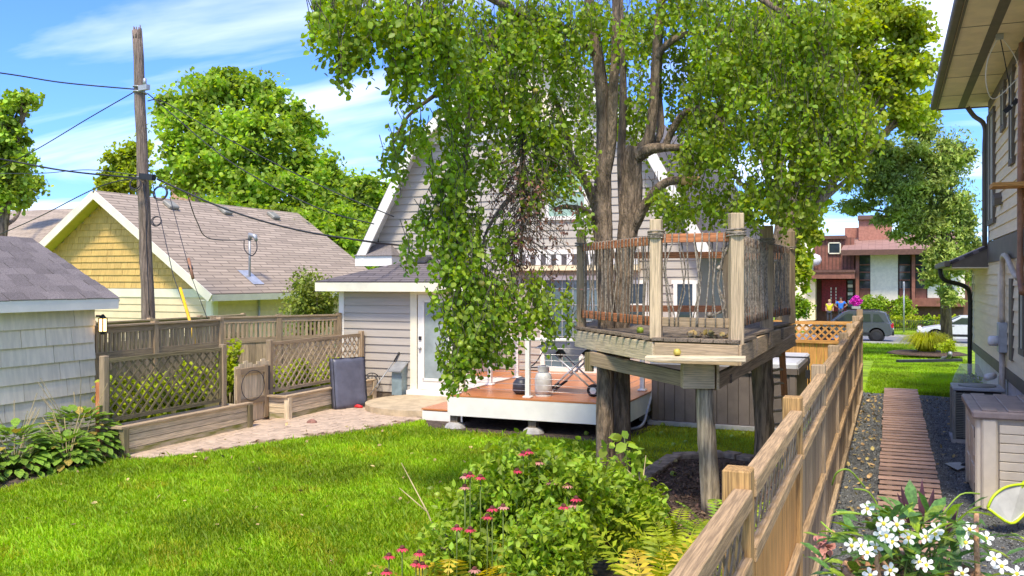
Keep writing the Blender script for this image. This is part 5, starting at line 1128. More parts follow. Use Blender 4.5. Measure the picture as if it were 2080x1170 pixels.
# air conditioner, terrarium-like planter, storage box, net, small things
ac = thing('air_conditioner', 'grey-green outdoor air conditioner unit beside the boardwalk', 'air conditioner', (1.28, 16.5, 0))
ax0, ax1, ay0, ay1, az = .93, 1.63, 16.1, 16.8, .86
MB().box((ax0 + .03, ay0 + .03, .06), (ax1 - .03, ay1 - .03, az - .05)).build('coil', 'ac_dark', ac)
for k in range(26):
    z = .10 + .0275 * k
    bar(ac, 'louvre', (ax0, ay0 + .01, z), (ax1, ay0 + .01, z), .02, .011, 'ac_metal'); bar(ac, 'louvre', (ax0 + .01, ay0, z), (ax0 + .01, ay1, z), .02, .011, 'ac_metal')
for x in (ax0, ax1):
    for y in (ay0, ay1): bar(ac, 'corner', (x, y, .05), (x, y, az - .03), .05, .05, 'ac_metal', up=(0, 1, 0), ch=.01)
for k in range(1, 5): x = ax0 + .14 * k; bar(ac, 'rib', (x, ay0 - .004, .08), (x, ay0 - .004, az - .05), .012, .012, 'ac_metal', up=(0, 1, 0))
tp = bar(ac, 'top', (ax0 - .02, 16.45, az), (ax1 + .02, 16.45, az), .76, .05, 'metal_grey', ch=.012)
MB().lathe([(.28, az + .026), (.27, az + .045), (.03, az + .05)], (1.28, 16.45, 0), 20).build('fan_guard', 'ac_metal', tp, True)
MB().box((ax0 - .04, ay0 - .04, 0), (ax1 + .04, ay1 + .04, .06)).build('pad', 'concrete_grey', ac)
cl = thing('plant_cloche', 'clear cone cloche over a small green plant behind the air conditioner', 'cloche', (1.35, 19.0, 0))
m_ = mat('clear_plastic', (0.75, 0.78, 0.74), 0.25, 0.05); bs = [n for n in m_.node_tree.nodes if n.type == 'BSDF_PRINCIPLED'][0]; bs.inputs['Alpha'].default_value = .28
MB().lathe([(.33, .45), (.28, .75), (.16, 1.0), (.15, 1.02)], (1.35, 19.0, 0), 16).build('cone', 'clear_plastic', cl, True)
leaves('plant', ball(500, (1.35, 19.0, .66), (.24, .24, .2), .3), .07, 'leaf_bush', cl, .1, .3, shape=LEAFN); MB().lathe([(.2, 0), (.27, .4), (.3, .46)], (1.35, 19.0, 0), 14).build('pot', 'metal_grey', cl)
MB().tube([(1.62, 17.6, .95), (1.5, 17.3, .95)], .06, 10).build('white_pipe', 'white_paint', None, True); tag(bpy.data.objects['white_pipe'], 'short white pipe end above the air conditioner', 'pipe')
sb = thing('storage_box', 'tan plastic storage shed with brown lid in the lower right', 'storage box', (1.35, 12.3, 0))
bx0, bx1, by0, by1, bh = .90, 2.0, 11.5, 13.1, 1.04
MB().box((bx0 + .05, by0 + .05, .02), (bx1, by1 - .05, bh)).build('body', 'box_plastic', sb)
for k in range(9): bar(sb, 'plank', (bx0 + .22, by0 + .02, .10 + .103 * k), (bx1, by0 + .02, .10 + .103 * k), .05, .096, 'box_plastic', ch=.006)
for (x, y) in ((bx0 + .12, by0 + .03), (bx0 + .06, by0 + .09), (bx0 + .06, by1 - .12)): bar(sb, 'corner', (x, y, .01), (x, y, bh), .16, .1, 'box_plastic', up=(0, 1, 0), ch=.02)
for yy in (by0 + .45, by1 - .5):
    d_ = bar(sb, 'door', (bx0 + .02, yy, .06), (bx0 + .02, yy, bh - .04), .05, .56, 'box_plastic', up=(0, 1, 0), ch=.01)
    for z in (.3, .72): bar(d_, 'door_panel', (bx0 - .012, yy, z - .16), (bx0 - .012, yy, z + .16), .02, .36, 'box_plastic', up=(0, 1, 0), ch=.008)
for z in (.22, .86): bar(sb, 'hinge', (bx0 + .02, by0 + .12, z - .06), (bx0 + .02, by0 + .12, z + .06), .09, .04, 'trim_brown', up=(0, 1, 0))
lid = bar(sb, 'lid', ((bx0 - .06 + bx1) / 2, by0 - .05, bh + .04), ((bx0 - .06 + bx1) / 2, by1 + .03, bh + .04), bx1 - bx0 + .06, .09, 'box_lid', ch=.02)
for k in range(4): bar(lid, 'lid_rib', (bx0 + .12 + .26 * k, by0 - .03, bh + .092), (bx0 + .12 + .26 * k, by1, bh + .092), .16, .02, 'box_lid', ch=.008)
nt_ = thing('pool_net', 'lime green framed hand net leaning before the storage box', 'net', tuple(W(2045, 1060, 9.3) * 1))
cs = [W(2006, 1032, 9.3), W(2018, 1008, 9.3), W(2042, 990, 9.32), W(2075, 984, 9.35), W(2100, 990, 9.4), W(2102, 1020, 9.38), W(2080, 1045, 9.3), W(2052, 1063, 9.25), W(2006, 1032, 9.3)]
rod(nt_, 'frame', curve_pts(cs, 4), .014, 'lime'); b = MB(); b.add(cs[:-1], [tuple(range(8))]); b.build('mesh', 'net', nt_)
rod(nt_, 'handle', [W(2072, 990, 9.36), W(2110, 950, 9.5)], .022, 'lime')
tw = thing('garden_trowel', 'grey trowel with dark handle lying on the gravel by the storage box', 'trowel', tuple(G(1935, 945)))
MB().prism([G(1918, 942, .03), G(1950, 940, .03), G(1962, 950, .03), G(1945, 956, .03)], (0, 0, .012)).build('blade', 'metal_grey', tw); rod(tw, 'handle', [G(1955, 946, .04), G(1985, 938, .05)], .03, 'black')
ds = MB().box((-1.1, -.09, 0), (1.1, .09, .08)).build('downspout_extension', 'black_metal', None, Mw=Matrix.Translation(G(1888, 735, -.02)) @ Matrix.Rotation(.55, 4, 'Z')); tag(ds, 'flat black downspout extension lying on the side lawn', 'drain')
gy = MB().tube([G(1915, 728, .05), G(1928, 724, .1), G(1930, 718, .25)], .07, 10).build('drain_pipe', 'metal_grey', None, True); tag(gy, 'grey drain elbow beside the neighbour wall', 'pipe')
# ------------------------------------------------------------------ trees of the background
def tree(name, label, base, clumps, size, m, trunk, n, bark='bark', group=None, shape=LEAF, surf=.55, droop=.3):
    """clumps: (u, v, ru, rv, depth); leaves fill each clump's volume, limbs reach each clump"""
    base = V(base); t = thing(name, label, 'tree', base, group=group); pts = []; b = MB()
    top = base + V((0, 0, trunk[1])); b.tube([base - V((0, 0, .1)), base.lerp(top, .5) + V((rnd.uniform(-.2, .2), 0, 0)), top], [trunk[0], trunk[0] * .8, trunk[0] * .6], 10)
    tot = sum(c[2] * c[3] for c in clumps)
    for (u, v, ru, rv, d) in clumps:
        c = W(u, v, d); k = d / F; rx, rz = ru * k, rv * k; nn_ = int(n * ru * rv / tot); sub = max(10, int(16 + 9 * rx))
        for _ in range(sub):
            q = ball(1, c, (rx * 1.05, rx, rz * 1.05), .15)[0]; s = rnd.uniform(.14, .34); pts.append(ball(max(8, int(nn_ * .8) // sub), q, (rx * s * 1.2, rx * s * 1.2, rz * s * .8), .25))
        pts.append(ball(int(nn_ * .22), c, (rx * 1.2, rx * 1.2, rz * 1.2), .2))
        mid = top.lerp(c, .5) + V((0, 0, -.1 * (c - top).length)); e = (c - top).length
        b.tube(curve_pts([top - V((0, 0, rnd.uniform(0, trunk[1] * .3))), mid, c], 4), list(np.linspace(trunk[0] * .42, .02, 9)), 6)
        for _ in range(5):
            q = V(ball(1, c, (rx * .8, rx * .8, rz * .8), .6)[0]); b.tube([mid.lerp(c, .6), c.lerp(q, .5) + V((0, 0, -.05)), q], [.06, .035, .01], 5, False)
    leaves('crown', np.concatenate(pts), size, m, t, droop, .7, shape=shape); b.build('trunk', bark, t, True); return t
def gb_(u, d): p = W(u, 568, d); p.z = gz(p.x, p.y); return p
tree('tree', 'large bright green tree behind the garage roof', gb_(510, 40), [(430, 190, 70, 45, 40), (530, 200, 60, 55, 40), (400, 260, 80, 60, 39), (600, 260, 60, 50, 40), (500, 290, 90, 70, 38), (600, 340, 70, 50, 39), (400, 350, 80, 60, 39), (520, 390, 110, 60, 38), (640, 420, 70, 70, 38), (350, 220, 40, 40, 40), (690, 480, 60, 60, 37), (560, 460, 90, 40, 36), (450, 440, 90, 50, 37), (660, 350, 40, 50, 39), (470, 170, 50, 30, 40)], .20, 'leaf_tree', (.42, 6.0), 62000)
tree('tree', 'smaller round-crowned tree right of the large tree near the grey gable', gb_(715, 52), [(705, 385, 50, 40, 52), (740, 430, 50, 50, 52), (690, 440, 40, 60, 52), (760, 390, 30, 40, 52), (740, 500, 50, 50, 50)], .26, 'leaf_tree', (.3, 5), 16000)
tree('tree', 'light feathery tree standing left of the utility pole above the garage ridge', gb_(250, 50), [(240, 330, 34, 36, 50), (280, 315, 30, 40, 50), (260, 370, 50, 40, 50), (225, 380, 30, 30, 50)], .22, 'leaf_yellow', (.22, 6), 7000)
tree('tree', 'dark leafy tree at the left edge with drooping feathery top', gb_(5, 36), [(20, 215, 45, 18, 36), (50, 200, 35, 12, 36), (10, 270, 45, 40, 36), (40, 330, 40, 30, 36), (10, 390, 50, 40, 36), (60, 375, 36, 32, 42), (0, 320, 40, 60, 36)], .19, 'leaf_dark', (.3, 5), 11000)
tree('tree', 'wide background tree filling the gap behind the grey house left side', gb_(640, 62), [(600, 490, 120, 70, 62), (730, 500, 80, 70, 62), (480, 500, 100, 60, 62), (790, 470, 50, 70, 62)], .32, 'leaf_tree', (.4, 4), 17000)
tree('maple_tree', 'tall yellow-green maple rising behind the apple tree on the right', gb_(1600, 33), [(1780, 40, 90, 55, 34), (1850, 130, 60, 60, 34), (1760, 150, 90, 70, 34), (1860, 60, 40, 40, 34), (1700, 60, 80, 70, 33), (1620, 120, 90, 100, 33), (1840, 220, 60, 50, 34), (1560, 40, 90, 60, 33), (1500, 160, 80, 90, 34), (1640, 280, 80, 80, 33), (1700, 250, 80, 70, 33), (1800, 10, 60, 30, 34), (1450, 300, 70, 90, 36), (1620, 400, 60, 50, 34), (1628, 540, 22, 60, 33), (1640, 450, 36, 50, 33)], .18, 'leaf_yellow', (.34, 5.2), 62000)
b = MB()
for P, R in (([(1590, 690, 33), (1592, 560, 33), (1598, 460, 33), (1625, 370, 33), (1660, 240, 33)], [.3, .27, .22, .16, .08]), ([(1590, 640, 33), (1580, 520, 33), (1588, 430, 33), (1580, 300, 33)], [.26, .24, .2, .1])):
    b.tube(curve_pts([W(*p) for p in P], 4), list(np.interp(np.linspace(0, 1, 4 * (len(P) - 1) + 1), np.linspace(0, 1, len(R)), R)), 10)
b.build('fork', 'bark', [o for o in bpy.data.objects if o.name.startswith('maple_tree')][0], True)
tree('conifer_tree', 'dark green feathery conifer at the right beside the neighbour house', gb_(1925, 37), [(1900, 330, 60, 50, 37), (1860, 380, 70, 40, 37), (1930, 420, 50, 60, 37), (1880, 460, 70, 40, 37), (1830, 320, 50, 40, 38), (1920, 520, 40, 40, 36), (1940, 320, 40, 60, 37), (1780, 380, 60, 30, 38), (1740, 420, 50, 14, 39), (1900, 560, 30, 20, 36), (1870, 260, 40, 40, 38), (1960, 480, 30, 90, 37), (1800, 345, 60, 50, 38), (1840, 425, 60, 40, 37), (1770, 300, 50, 40, 38), (1930, 600, 24, 24, 36)], .17, 'leaf_conifer', (.24, 6.2), 60000, shape=LEAFN, droop=.15)
# shrubs along the side lawn and across the street
def tuft(name, label, c, n, h, m, spread=.6):
    c = V(c); t = thing(name, label, 'grass clump', c); vs = []; fs = []; k = 0
    for i in range(n):
        a = rnd.random() * 2 * PI; r = rnd.random() ** .5 * spread; hh = h * rnd.uniform(.6, 1.1); d_ = V((math.cos(a), math.sin(a), 0)); s = V((-d_.y, d_.x, 0)) * .016; p = c + d_ * r * .55
        k_ = rnd.uniform(.3, 1.5); p = c + d_ * r * .35; P = [p, p + d_ * r * .3 * k_ + V((0, 0, hh * .55)), p + d_ * r * .75 * k_ + V((0, 0, hh * (1 - .15 * k_))), p + d_ * r * 1.2 * k_ + V((0, 0, hh * (1 - .5 * k_)))]
        for j, q in enumerate(P): vs += [q - s * (1 - j * .3), q + s * (1 - j * .3)]
        fs += [(k + 2 * j, k + 2 * j + 1, k + 2 * j + 3, k + 2 * j + 2) for j in range(3)]; k += 8
    fastmesh('blades', np.array([tuple(v) for v in vs]), np.array(fs), m, t, 'stuff'); return t
def gnd(u, v, z): return G(u, v, z)
tuft('ornamental_grass', 'yellow-green ornamental grass clump by the downspout on the side lawn', gnd(1882, 716, -.3), 1500, .85, 'grass_yellow', .8)
struct(MB().lathe([(1.5, -.34), (1.3, -.28), (.2, -.24)], (gnd(1882, 716, -.3).x, gnd(1882, 716, -.3).y, 0), 18).build('mulch_ring', 'mulch', None, True))
bushmesh('low_shrub', 'low yellowish shrub right of the ornamental grass', 'shrub', gnd(1925, 716, -.1) + V((0, 0, .2)), (.42, .42, .3), 900, .07, 'leaf_fern', 3)
bushmesh('round_shrub', 'light green round shrub at the left of the entrance walk', 'shrub', W(1622, 625, 44), (.75, .75, .75), 1600, .12, 'leaf_bush', lumps=20)
for lab, u, v, ru, d in (('large rounded shrub left of the pair before the cream wall', 1772, 622, 1.15, 63), ('rounded shrub right of the pair before the cream wall', 1832, 626, 1.0, 63)):
    bushmesh('round_shrub', lab, 'shrub', W(u, v, d), (ru, ru, .95), 1800, .16, 'leaf_bush', lumps=24, group='shrubs before the building')
for i, u in enumerate((1818, 1850, 1882, 1912, 1940)):
    bushmesh('low_shrub', 'low bright shrub behind the iron fence, %s from the left' % ('first', 'second', 'third', 'fourth', 'fifth')[i], 'shrub', W(u, 652, 60.5), (.62, .5, .5), 700, .16, 'leaf_fern' if i != 2 else 'leaf_bush', group='shrubs behind the iron fence')
ifn = thing('iron_fence', 'low black iron fence in front of the bright shrubs', 'fence', W(1870, 690, 59.5))
for k in range(40):
    u = 1805 + 3.6 * k; p = W(u, 662, 59.5); rod(ifn, 'picket', [V((p.x, p.y, -.75)), V((p.x, p.y, .0))], .015, 'black_metal', 4)
for z in (-.1, -.62): a = W(1803, 600, 59.5); c_ = W(1950, 600, 59.5); bar(ifn, 'rail', (a.x, a.y, z), (c_.x, c_.y, z), .03, .03, 'black_metal')
# ------------------------------------------------------------------ building across the street
bb = thing('brown_building', 'brown and cream building with red door and dark glass bays across the street', 'building', (-3, 72, -.75))
D = 70.0
def bp(u, v, dd=0.0): return W(u, v, D + dd)
YB = 70.0
def face(name, u0, v0, u1, v1, m, dd=0.0, th_=.25, root=None):
    a = onY(u0, v1, YB + dd); b_ = onY(u1, v0, YB + dd); r = root or bb
    return MB().box((a.x, YB + dd, a.z), (b_.x, YB + dd + th_, b_.z)).build(name, m, r)
face('wall', 1600, 500, 2010, 668, 'b_dark', .6, 6)
up = face('upper_wall', 1652, 482, 1735, 548, 'b_brown', .1, .5)
for k in range(11): u = 1653 + 7.4 * k; face('batten', u, 483, u + 1.6, 548, 'b_dark', .06, .05, up)
face('wing_wall', 1600, 400, 1652, 668, 'b_cream', -.2, 5)
face('tower', 1744, 444, 1812, 488, 'b_pink', 1.5, 4); face('tower_cap', 1742, 436, 1814, 446, 'roof_pink', 1.2, 4.5)
face('wall', 1716, 462, 1746, 484, 'b_pink', 2.5, 3); face('roof_edge', 1650, 478, 1718, 486, 'b_dark', -.2, 3)
a0 = onY(1708, 508, YB - 1.6); a1 = onY(1960, 504, YB - 1.6); c1 = onY(1960, 470, YB + 3); c0 = onY(1722, 482, YB + 3)
roofslab(bb, 'roof', [a0, a1, c1, c0], .15, 'roof_pink'); bar(bb, 'roof_fascia', a0 - V((0, 0, .2)), a1 - V((0, 0, .2)), .15, .35, 'b_dark')
for u in (1738, 1852): face('post', u, 508, u + 7, 655, 'b_brown', -.6, .4)
for (u0, u1) in ((1768, 1824), (1884, 1960)): face('cream_panel', u0, 516, u1, 612 if u0 < 1800 else 605, 'b_cream', .1, .5)
face('sill_wall', 1855, 606, 1960, 622, 'b_brown', -.1, .7)
for (u0, u1) in ((1746, 1767), (1827, 1849), (1860, 1882)):
    for (v0, v1) in ((516, 537), (539, 552), (554, 568), (571, 586)):
        w_ = face('window', u0, v0, u1, v1, 'glass', .2, .2); face('frame', u0, v1 - .3, u1, v1 + 2, 'b_brown', .08, .15, w_)
    face('spandrel', u0, 588, u1, 612, 'b_brown', .15, .3)
w_ = face('window', 1684, 494, 1706, 514, 'glass', 0, .2)
for q in ((1682, 492, 1708, 494.5), (1682, 513.5, 1708, 516), (1682, 492, 1684.3, 516), (1705.7, 492, 1708, 516)): face('frame', *q, 'cream_paint', -.06, .1, w_)
face('canopy', 1638, 553, 1736, 566, 'b_brown', -2.2, 2.7); face('canopy_cap', 1637, 548, 1737, 553.5, 'b_dark', -2.3, 2.9)
dr_ = face('door', 1669, 568, 1719, 632, 'b_red', .3, .2)
for u in (1688, 1698): 
    for k in range(6): face('door_light', u - 1, 584 + k * 6.5, u + 1, 588.5 + k * 6.5, 'awning_white', .22, .1, dr_)
for k in range(7): face('side_light', 1722, 570 + k * 8, 1732, 576 + k * 8, 'awning_white' if k % 2 else 'glass_blue', .25, .15)
face('entry_wall', 1640, 568, 1656, 650, 'soffit_beige', -1.2, 1.2)
lg = MB().lathe([(.02, -.45), (.32, -.32), (.45, 0), (.32, .32), (.02, .45)], onY(1656, 528, YB - .8), 14).build('globe_lamp', 'awning_white', bb, True)
# people, flower stand, cars, sign post
def person(label, u, v_top, d, hgt, shirt, skin, hair, pose, pants='cloth_dark'):
    hp = W(u, v_top, d); base = V((hp.x, hp.y, hp.z - hgt)); t = thing('person', label, 'person', base); s = hgt / 1.7
    def skinmesh(name, pts, edges, rad, m):
        me = bpy.data.meshes.new(name); me.from_pydata([tuple(base + V(p) * s) for p in pts], edges, []); me.materials.append(M[m]); o = bpy.data.objects.new(name, me)
        Mw = INV[t].inverted(); me.transform(INV[t]); link(o, t, Mw); mo = o.modifiers.new('skin', 'SKIN'); mo.use_smooth_shade = True
        for i, r in enumerate(rad): me.skin_vertices[0].data[i].radius = (r[0] * s, r[1] * s)
        me.skin_vertices[0].data[0].use_root = True; o.modifiers.new('sub', 'SUBSURF').levels = 2; o.modifiers['sub'].render_levels = 2; return o
    e1, h1, e2, h2 = pose
    P = [(0, 0, .92), (0, 0, 1.15), (0, 0, 1.38), (0, 0, 1.48), (0, -.01, 1.58), (0, -.01, 1.66), (.19, 0, 1.38), e1, h1, (-.19, 0, 1.38), e2, h2, (.1, 0, .86), (.11, -.02, .48), (.11, 0, .08), (.12, -.12, .04), (-.1, 0, .86), (-.11, -.02, .48), (-.11, 0, .08), (-.12, -.12, .04)]
    E = [(0, 1), (1, 2), (2, 3), (3, 4), (4, 5), (2, 6), (6, 7), (7, 8), (2, 9), (9, 10), (10, 11), (0, 12), (12, 13), (13, 14), (14, 15), (0, 16), (16, 17), (17, 18), (18, 19)]
    R = [(.15, .11), (.14, .11), (.15, .10), (.055, .055), (.085, .095), (.06, .07), (.06, .06), (.045, .045), (.035, .03), (.06, .06), (.045, .045), (.035, .03), (.09, .09), (.06, .06), (.04, .045), (.035, .03), (.09, .09), (.06, .06), (.04, .045), (.035, .03)]
    skinmesh('body', P, E, R, skin)
    skinmesh('shirt', [(0, 0, .84), (0, 0, 1.12), (0, 0, 1.36), (.2, 0, 1.37), tuple(V((.2, 0, 1.37)).lerp(V(e1), .55)), (-.2, 0, 1.37), tuple(V((-.2, 0, 1.37)).lerp(V(e2), .55))], [(0, 1), (1, 2), (2, 3), (3, 4), (2, 5), (5, 6)], [(.19, .15), (.175, .14), (.165, .12), (.085, .085), (.07, .07), (.085, .085), (.07, .07)], shirt)
    skinmesh('trousers', [(0, 0, .88), (.1, 0, .82), (.11, -.02, .48), (.11, 0, .12), (-.1, 0, .82), (-.11, -.02, .48), (-.11, 0, .12)], [(0, 1), (1, 2), (2, 3), (0, 4), (4, 5), (5, 6)], [(.16, .13), (.11, .11), (.08, .08), (.065, .065), (.11, .11), (.08, .08), (.065, .065)], pants)
    hd = base + V((0, .02, 1.60)) * s
    MB().lathe([(.02, -.12 * s), (.095 * s, -.10 * s), (.115 * s, 0), (.09 * s, .08 * s), (.02, .11 * s)], hd + V((0, .02, .03)), 10).build('hair', hair, t, True)
    for dx_ in (-.03, .03): MB().lathe([(.003, -.01), (.012, 0), (.003, .01)], base + V((dx_, -.10, 1.59)) * s, 6).build('eye', 'black', t)
    MB().tube([base + V((0, -.10, 1.575)) * s, base + V((0, -.125, 1.555)) * s], [.012, .016], 6).build('nose', skin, t); bar(t, 'mouth', base + V((-.025, -.103, 1.52)) * s, base + V((.025, -.103, 1.52)) * s, .01, .01, 'petal_pink')
    return t
person('woman in a blue top with hands on hips behind the parked car', 1708, 604, 62, 1.72, 'cloth_blue', 'skin', 'hair', ((.42, -.02, 1.18), (.20, -.1, 1.02), (-.42, -.02, 1.18), (-.20, -.1, 1.02)))
person('person in a yellow top with light hair standing left of the woman in blue', 1685, 609, 62.5, 1.62, 'cloth_yellow', 'skin_light', 'hair_blond', ((.24, .02, 1.1), (.24, -.12, .88), (-.24, .02, 1.1), (-.22, -.1, .88)))
fs_ = thing('flower_stand', 'ball of magenta flowers in a pot beside the entrance', 'flowers', W(1739, 650, 61))
leaves('flowers', np.concatenate([ball(250, W(1739 + dx_, 612 + dy_, 61), (.22, .22, .2), .5) for dx_, dy_ in ((-6, 0), (6, 0), (0, -5), (0, 5))]), .10, 'magenta', fs_, 0, .3)
MB().lathe([(.22, -.6), (.3, .0)], W(1739, 622, 61), 12).build('pot', 'concrete_grey', fs_); MB().tube([W(1739, 630, 61) - V((0, 0, .4)), V((W(1739, 630, 61).x, W(1739, 630, 61).y, -.7))], .12, 8).build('stand', 'concrete_grey', fs_)
def car(label, c, heading, paint, suv=True, L_=4.3, wd=1.82):
    """side profile lofted across the width: x forward, z up"""
    t = thing('parked_car', label, 'car', c, heading); Mw = mtx(c, heading)
    if suv:
        low = [(-2.12, .42), (-2.15, .75), (-2.08, 1.02), (-1.9, 1.06), (.72, 1.03), (1.75, .96), (2.08, .84), (2.15, .6), (2.1, .36), (1.78, .30), (-1.9, .32)]
        cab = [(-2.03, 1.03), (-1.80, 1.56), (-1.5, 1.64), (.1, 1.66), (.35, 1.58), (.98, 1.03)]
    else:
        low = [(-2.2, .42), (-2.25, .75), (-2.15, .98), (-1.5, 1.0), (.9, .98), (1.85, .82), (2.2, .62), (2.22, .40), (1.9, .26), (-1.9, .28)]
        cab = [(-1.95, .98), (-1.2, 1.40), (-.5, 1.47), (.1, 1.45), (1.05, .97)]
    def loft(prof, ws, name, m, root=t):
        b = MB(); n = len(prof); cz = sum(p[1] for p in prof) / n; cx_ = sum(p[0] for p in prof) / n
        for (w_, k) in ws:
            for x, z in prof: b.v.append((cx_ + (x - cx_) * k, w_, cz + (z - cz) * k))
        for i in range(len(ws) - 1):
            for j in range(n): b.f.append((i * n + j, i * n + (j + 1) % n, (i + 1) * n + (j + 1) % n, (i + 1) * n + j))
        b.f += [tuple(range(n))[::-1], tuple((len(ws) - 1) * n + j for j in range(n))]; b.m = [0] * len(b.f); return b.build(name, m, root, False, Mw=Mw)
    w = wd / 2; loft(low, [(-w, .95), (-w + .05, .985), (-w + .2, 1), (w - .2, 1), (w - .05, .985), (w, .95)], 'body', paint)
    loft(cab, [(-w + .16, .94), (-w + .22, 1), (w - .22, 1), (w - .16, .94)], 'cabin', paint)
    zt = 1.50 if suv else 1.36; zb = 1.08 if suv else 1.02
    wins = [((-1.72, zb), (-1.42, zt), (-1.18, zt), (-1.15, zb)), ((-1.05, zb), (-1.02, zt), (-.28, zt), (-.22, zb)), ((-.12, zb), (-.16, zt), (.18, zt), (.70, zb))] if suv else [((-1.4, zb), (-.85, zt), (-.35, zt), (-.32, zb)), ((-.25, zb), (-.27, zt), (.1, zt), (.7, zb))]
    for q in wins:
        for s_ in (-1, 1):
            b = MB(); b.prism([(x, s_ * (w - .165 - .0 * z), z) for x, z in q], (0, s_ * .02, 0)); b.build('side_window', 'glass', t, Mw=Mw)
    rw = [(-2.04, -.6, 1.08), (-2.04, .6, 1.08), (-1.86, .55, 1.5), (-1.86, -.55, 1.5)] if suv else [(-1.9, -.6, 1.02), (-1.9, .6, 1.02), (-1.25, .5, 1.38), (-1.25, -.5, 1.38)]
    MB().prism(rw, (-.03, 0, .01)).build('rear_window', 'glass', t, Mw=Mw)
    ws_ = [(.97, -.64, 1.06), (.97, .64, 1.06), (.40, .56, 1.54), (.40, -.56, 1.54)] if suv else [(1.06, -.62, 1.0), (1.06, .62, 1.0), (.16, .5, 1.42), (.16, -.5, 1.42)]
    MB().prism(ws_, (.03, 0, .02)).build('windscreen', 'glass', t, Mw=Mw)
    for x in (-1.33, 1.32):
        for s_ in (-1, 1):
            R_ = Matrix.Translation((x, s_ * (w - .1), .35)) @ Matrix.Rotation(PI / 2, 4, 'X')
            MB().lathe([(.2, -.13), (.35, -.11), (.36, 0), (.35, .11), (.2, .13)], (0, 0, 0), 20).build('wheel', 'tyre', t, True, Mw=Mw @ R_)
            MB().lathe([(.05, -.14), (.22, -.135), (.22, .135), (.05, .14)], (0, 0, 0), 12).build('rim', 'metal_grey' if not suv else 'black_metal', t, Mw=Mw @ R_)
            MB().lathe([(.42, -.02), (.42, .02)], (0, 0, 0), 18).build('wheel_arch', 'black', t, Mw=Mw @ Matrix.Translation((x, s_ * (w - .02), .37)) @ Matrix.Rotation(PI / 2, 4, 'X'))
    for s_ in (-1, 1):
        MB().box((-2.17, s_ * (w - .12) - .1, .78), (-2.02, s_ * (w - .12) + .1, .98)).build('tail_light', 'tail', t, Mw=Mw)
        MB().box((1.98, s_ * (w - .25) - .14, .70), (2.14, s_ * (w - .25) + .14, .84)).build('headlight', 'awning_white', t, Mw=Mw)
        MB().box((.55, s_ * (w + .08) - .09, 1.04), (.72, s_ * (w + .08) + .09, 1.2)).build('mirror', 'black', t, Mw=Mw)
        if suv: MB().box((-1.5, s_ * .58 - .02, 1.68), (.2, s_ * .58 + .02, 1.73)).build('roof_rail', 'black', t, Mw=Mw)
        MB().box((-1.0, s_ * (w + .004) - .006, .40), (1.0, s_ * (w + .004) + .006, .52)).build('sill_trim', 'black', t, Mw=Mw)
        for x in (-.35, .55): MB().box((x - .1, s_ * (w + .0) - .02, .93), (x + .08, s_ * w + .02, .96)).build('door_handle', 'black', t, Mw=Mw)
    MB().box((-2.2, -w + .1, .38), (-2.08, w - .1, .58)).build('bumper', 'black', t, Mw=Mw); MB().box((-2.18, -.25, .66), (-2.13, .25, .80)).build('number_plate', 'awning_white', t, Mw=Mw)
    return t
p = W(1728, 690, 50); car('dark grey sport utility car parked on the street', (p.x, 53.0, -.735), PI, 'car_grey')
p = W(1905, 690, 52); car('white parked car half hidden by the ornamental grass', (p.x + 1.0, 53.0, -.735), PI, 'car_white', False)
sp_ = thing('sign_post', 'thin grey street sign post on the far verge', 'post', W(1836, 680, 57)); q = W(1836, 572, 57.9); rod(sp_, 'pole', [V((q.x, q.y, -.75)), q], .05, 'metal_grey', 6); bar(sp_, 'sign_edge', q + V((0, -.05, -.1)), q + V((0, -.05, -.5)), .04, .3, 'metal_grey', up=(0, 1, 0))
# ------------------------------------------------------------------ hostas by the shed
b = MB()
b.add([(0, 0, 0), (.2, .22, .05), (.55, .30, .06), (.85, .16, 0), (1, 0, -.08), (.85, -.16, 0), (.55, -.30, .06), (.2, -.22, .05), (.3, 0, .0), (.6, 0, .0)], [(0, 1, 8), (1, 2, 9, 8), (2, 3, 9), (3, 4, 9), (4, 5, 9), (5, 6, 9), (6, 7, 8, 9), (7, 0, 8)])
hm = {}
for mm in ('leaf_hosta', 'leaf_hosta_yellow'):
    me = bpy.data.meshes.new('hosta_leaf'); me.from_pydata(b.v, [], b.f); me.materials.append(M[mm]); me.polygons.foreach_set('use_smooth', [True] * len(me.polygons)); hm[mm] = me
def hosta(label, c, r, n, s):
    t = thing('hosta', label, 'hosta', c, group='hostas along the shed'); c = V(c)
    for i in range(n):
        a = i * 2.399; k = (i / n) ** .6; el = 1.25 - 1.35 * k; d_ = V((math.cos(a), math.sin(a), 0)); rr = r * (.12 + .62 * k); h = r * (.82 - .66 * k ** 1.6) + rnd.uniform(-.05, .05)
        p = c + d_ * rr + V((0, 0, h)); x = (d_ * math.cos(el * .5) + V((0, 0, math.sin(el * .5) - .45 * k))).normalized(); y = V((0, 0, 1)).cross(x).normalized(); z = x.cross(y); sc = s * rnd.uniform(.75, 1.2)
        Mw = Matrix(((x.x * sc, y.x * sc, z.x * sc, p.x), (x.y * sc, y.y * sc, z.y * sc, p.y), (x.z * sc, y.z * sc, z.z * sc, p.z), (0, 0, 0, 1)))
        o = bpy.data.objects.new('leaf', hm['leaf_hosta_yellow' if rnd.random() < .09 else 'leaf_hosta']); link(o, t, Mw)
    q = MB()
    for i in range(n // 3): a = i * 2.4; q.tube([c + V((0, 0, 0)), c + V((math.cos(a) * r * .4, math.sin(a) * r * .4, r * .4))], .006, 4, False)
    q.build('stalk', 'stem', t); sc_ = MB()
    for i in range(9): a = rnd.random() * 6.28; e = c + V((math.cos(a) * r * .6 - .1, math.sin(a) * r * .6, r * rnd.uniform(1.1, 1.55))); sc_.tube([c, c.lerp(e, .5) + V((0, 0, .1)), e], [.006, .005, .004], 4, False)
    sc_.build('flower_stem', 'stem_dry', t)
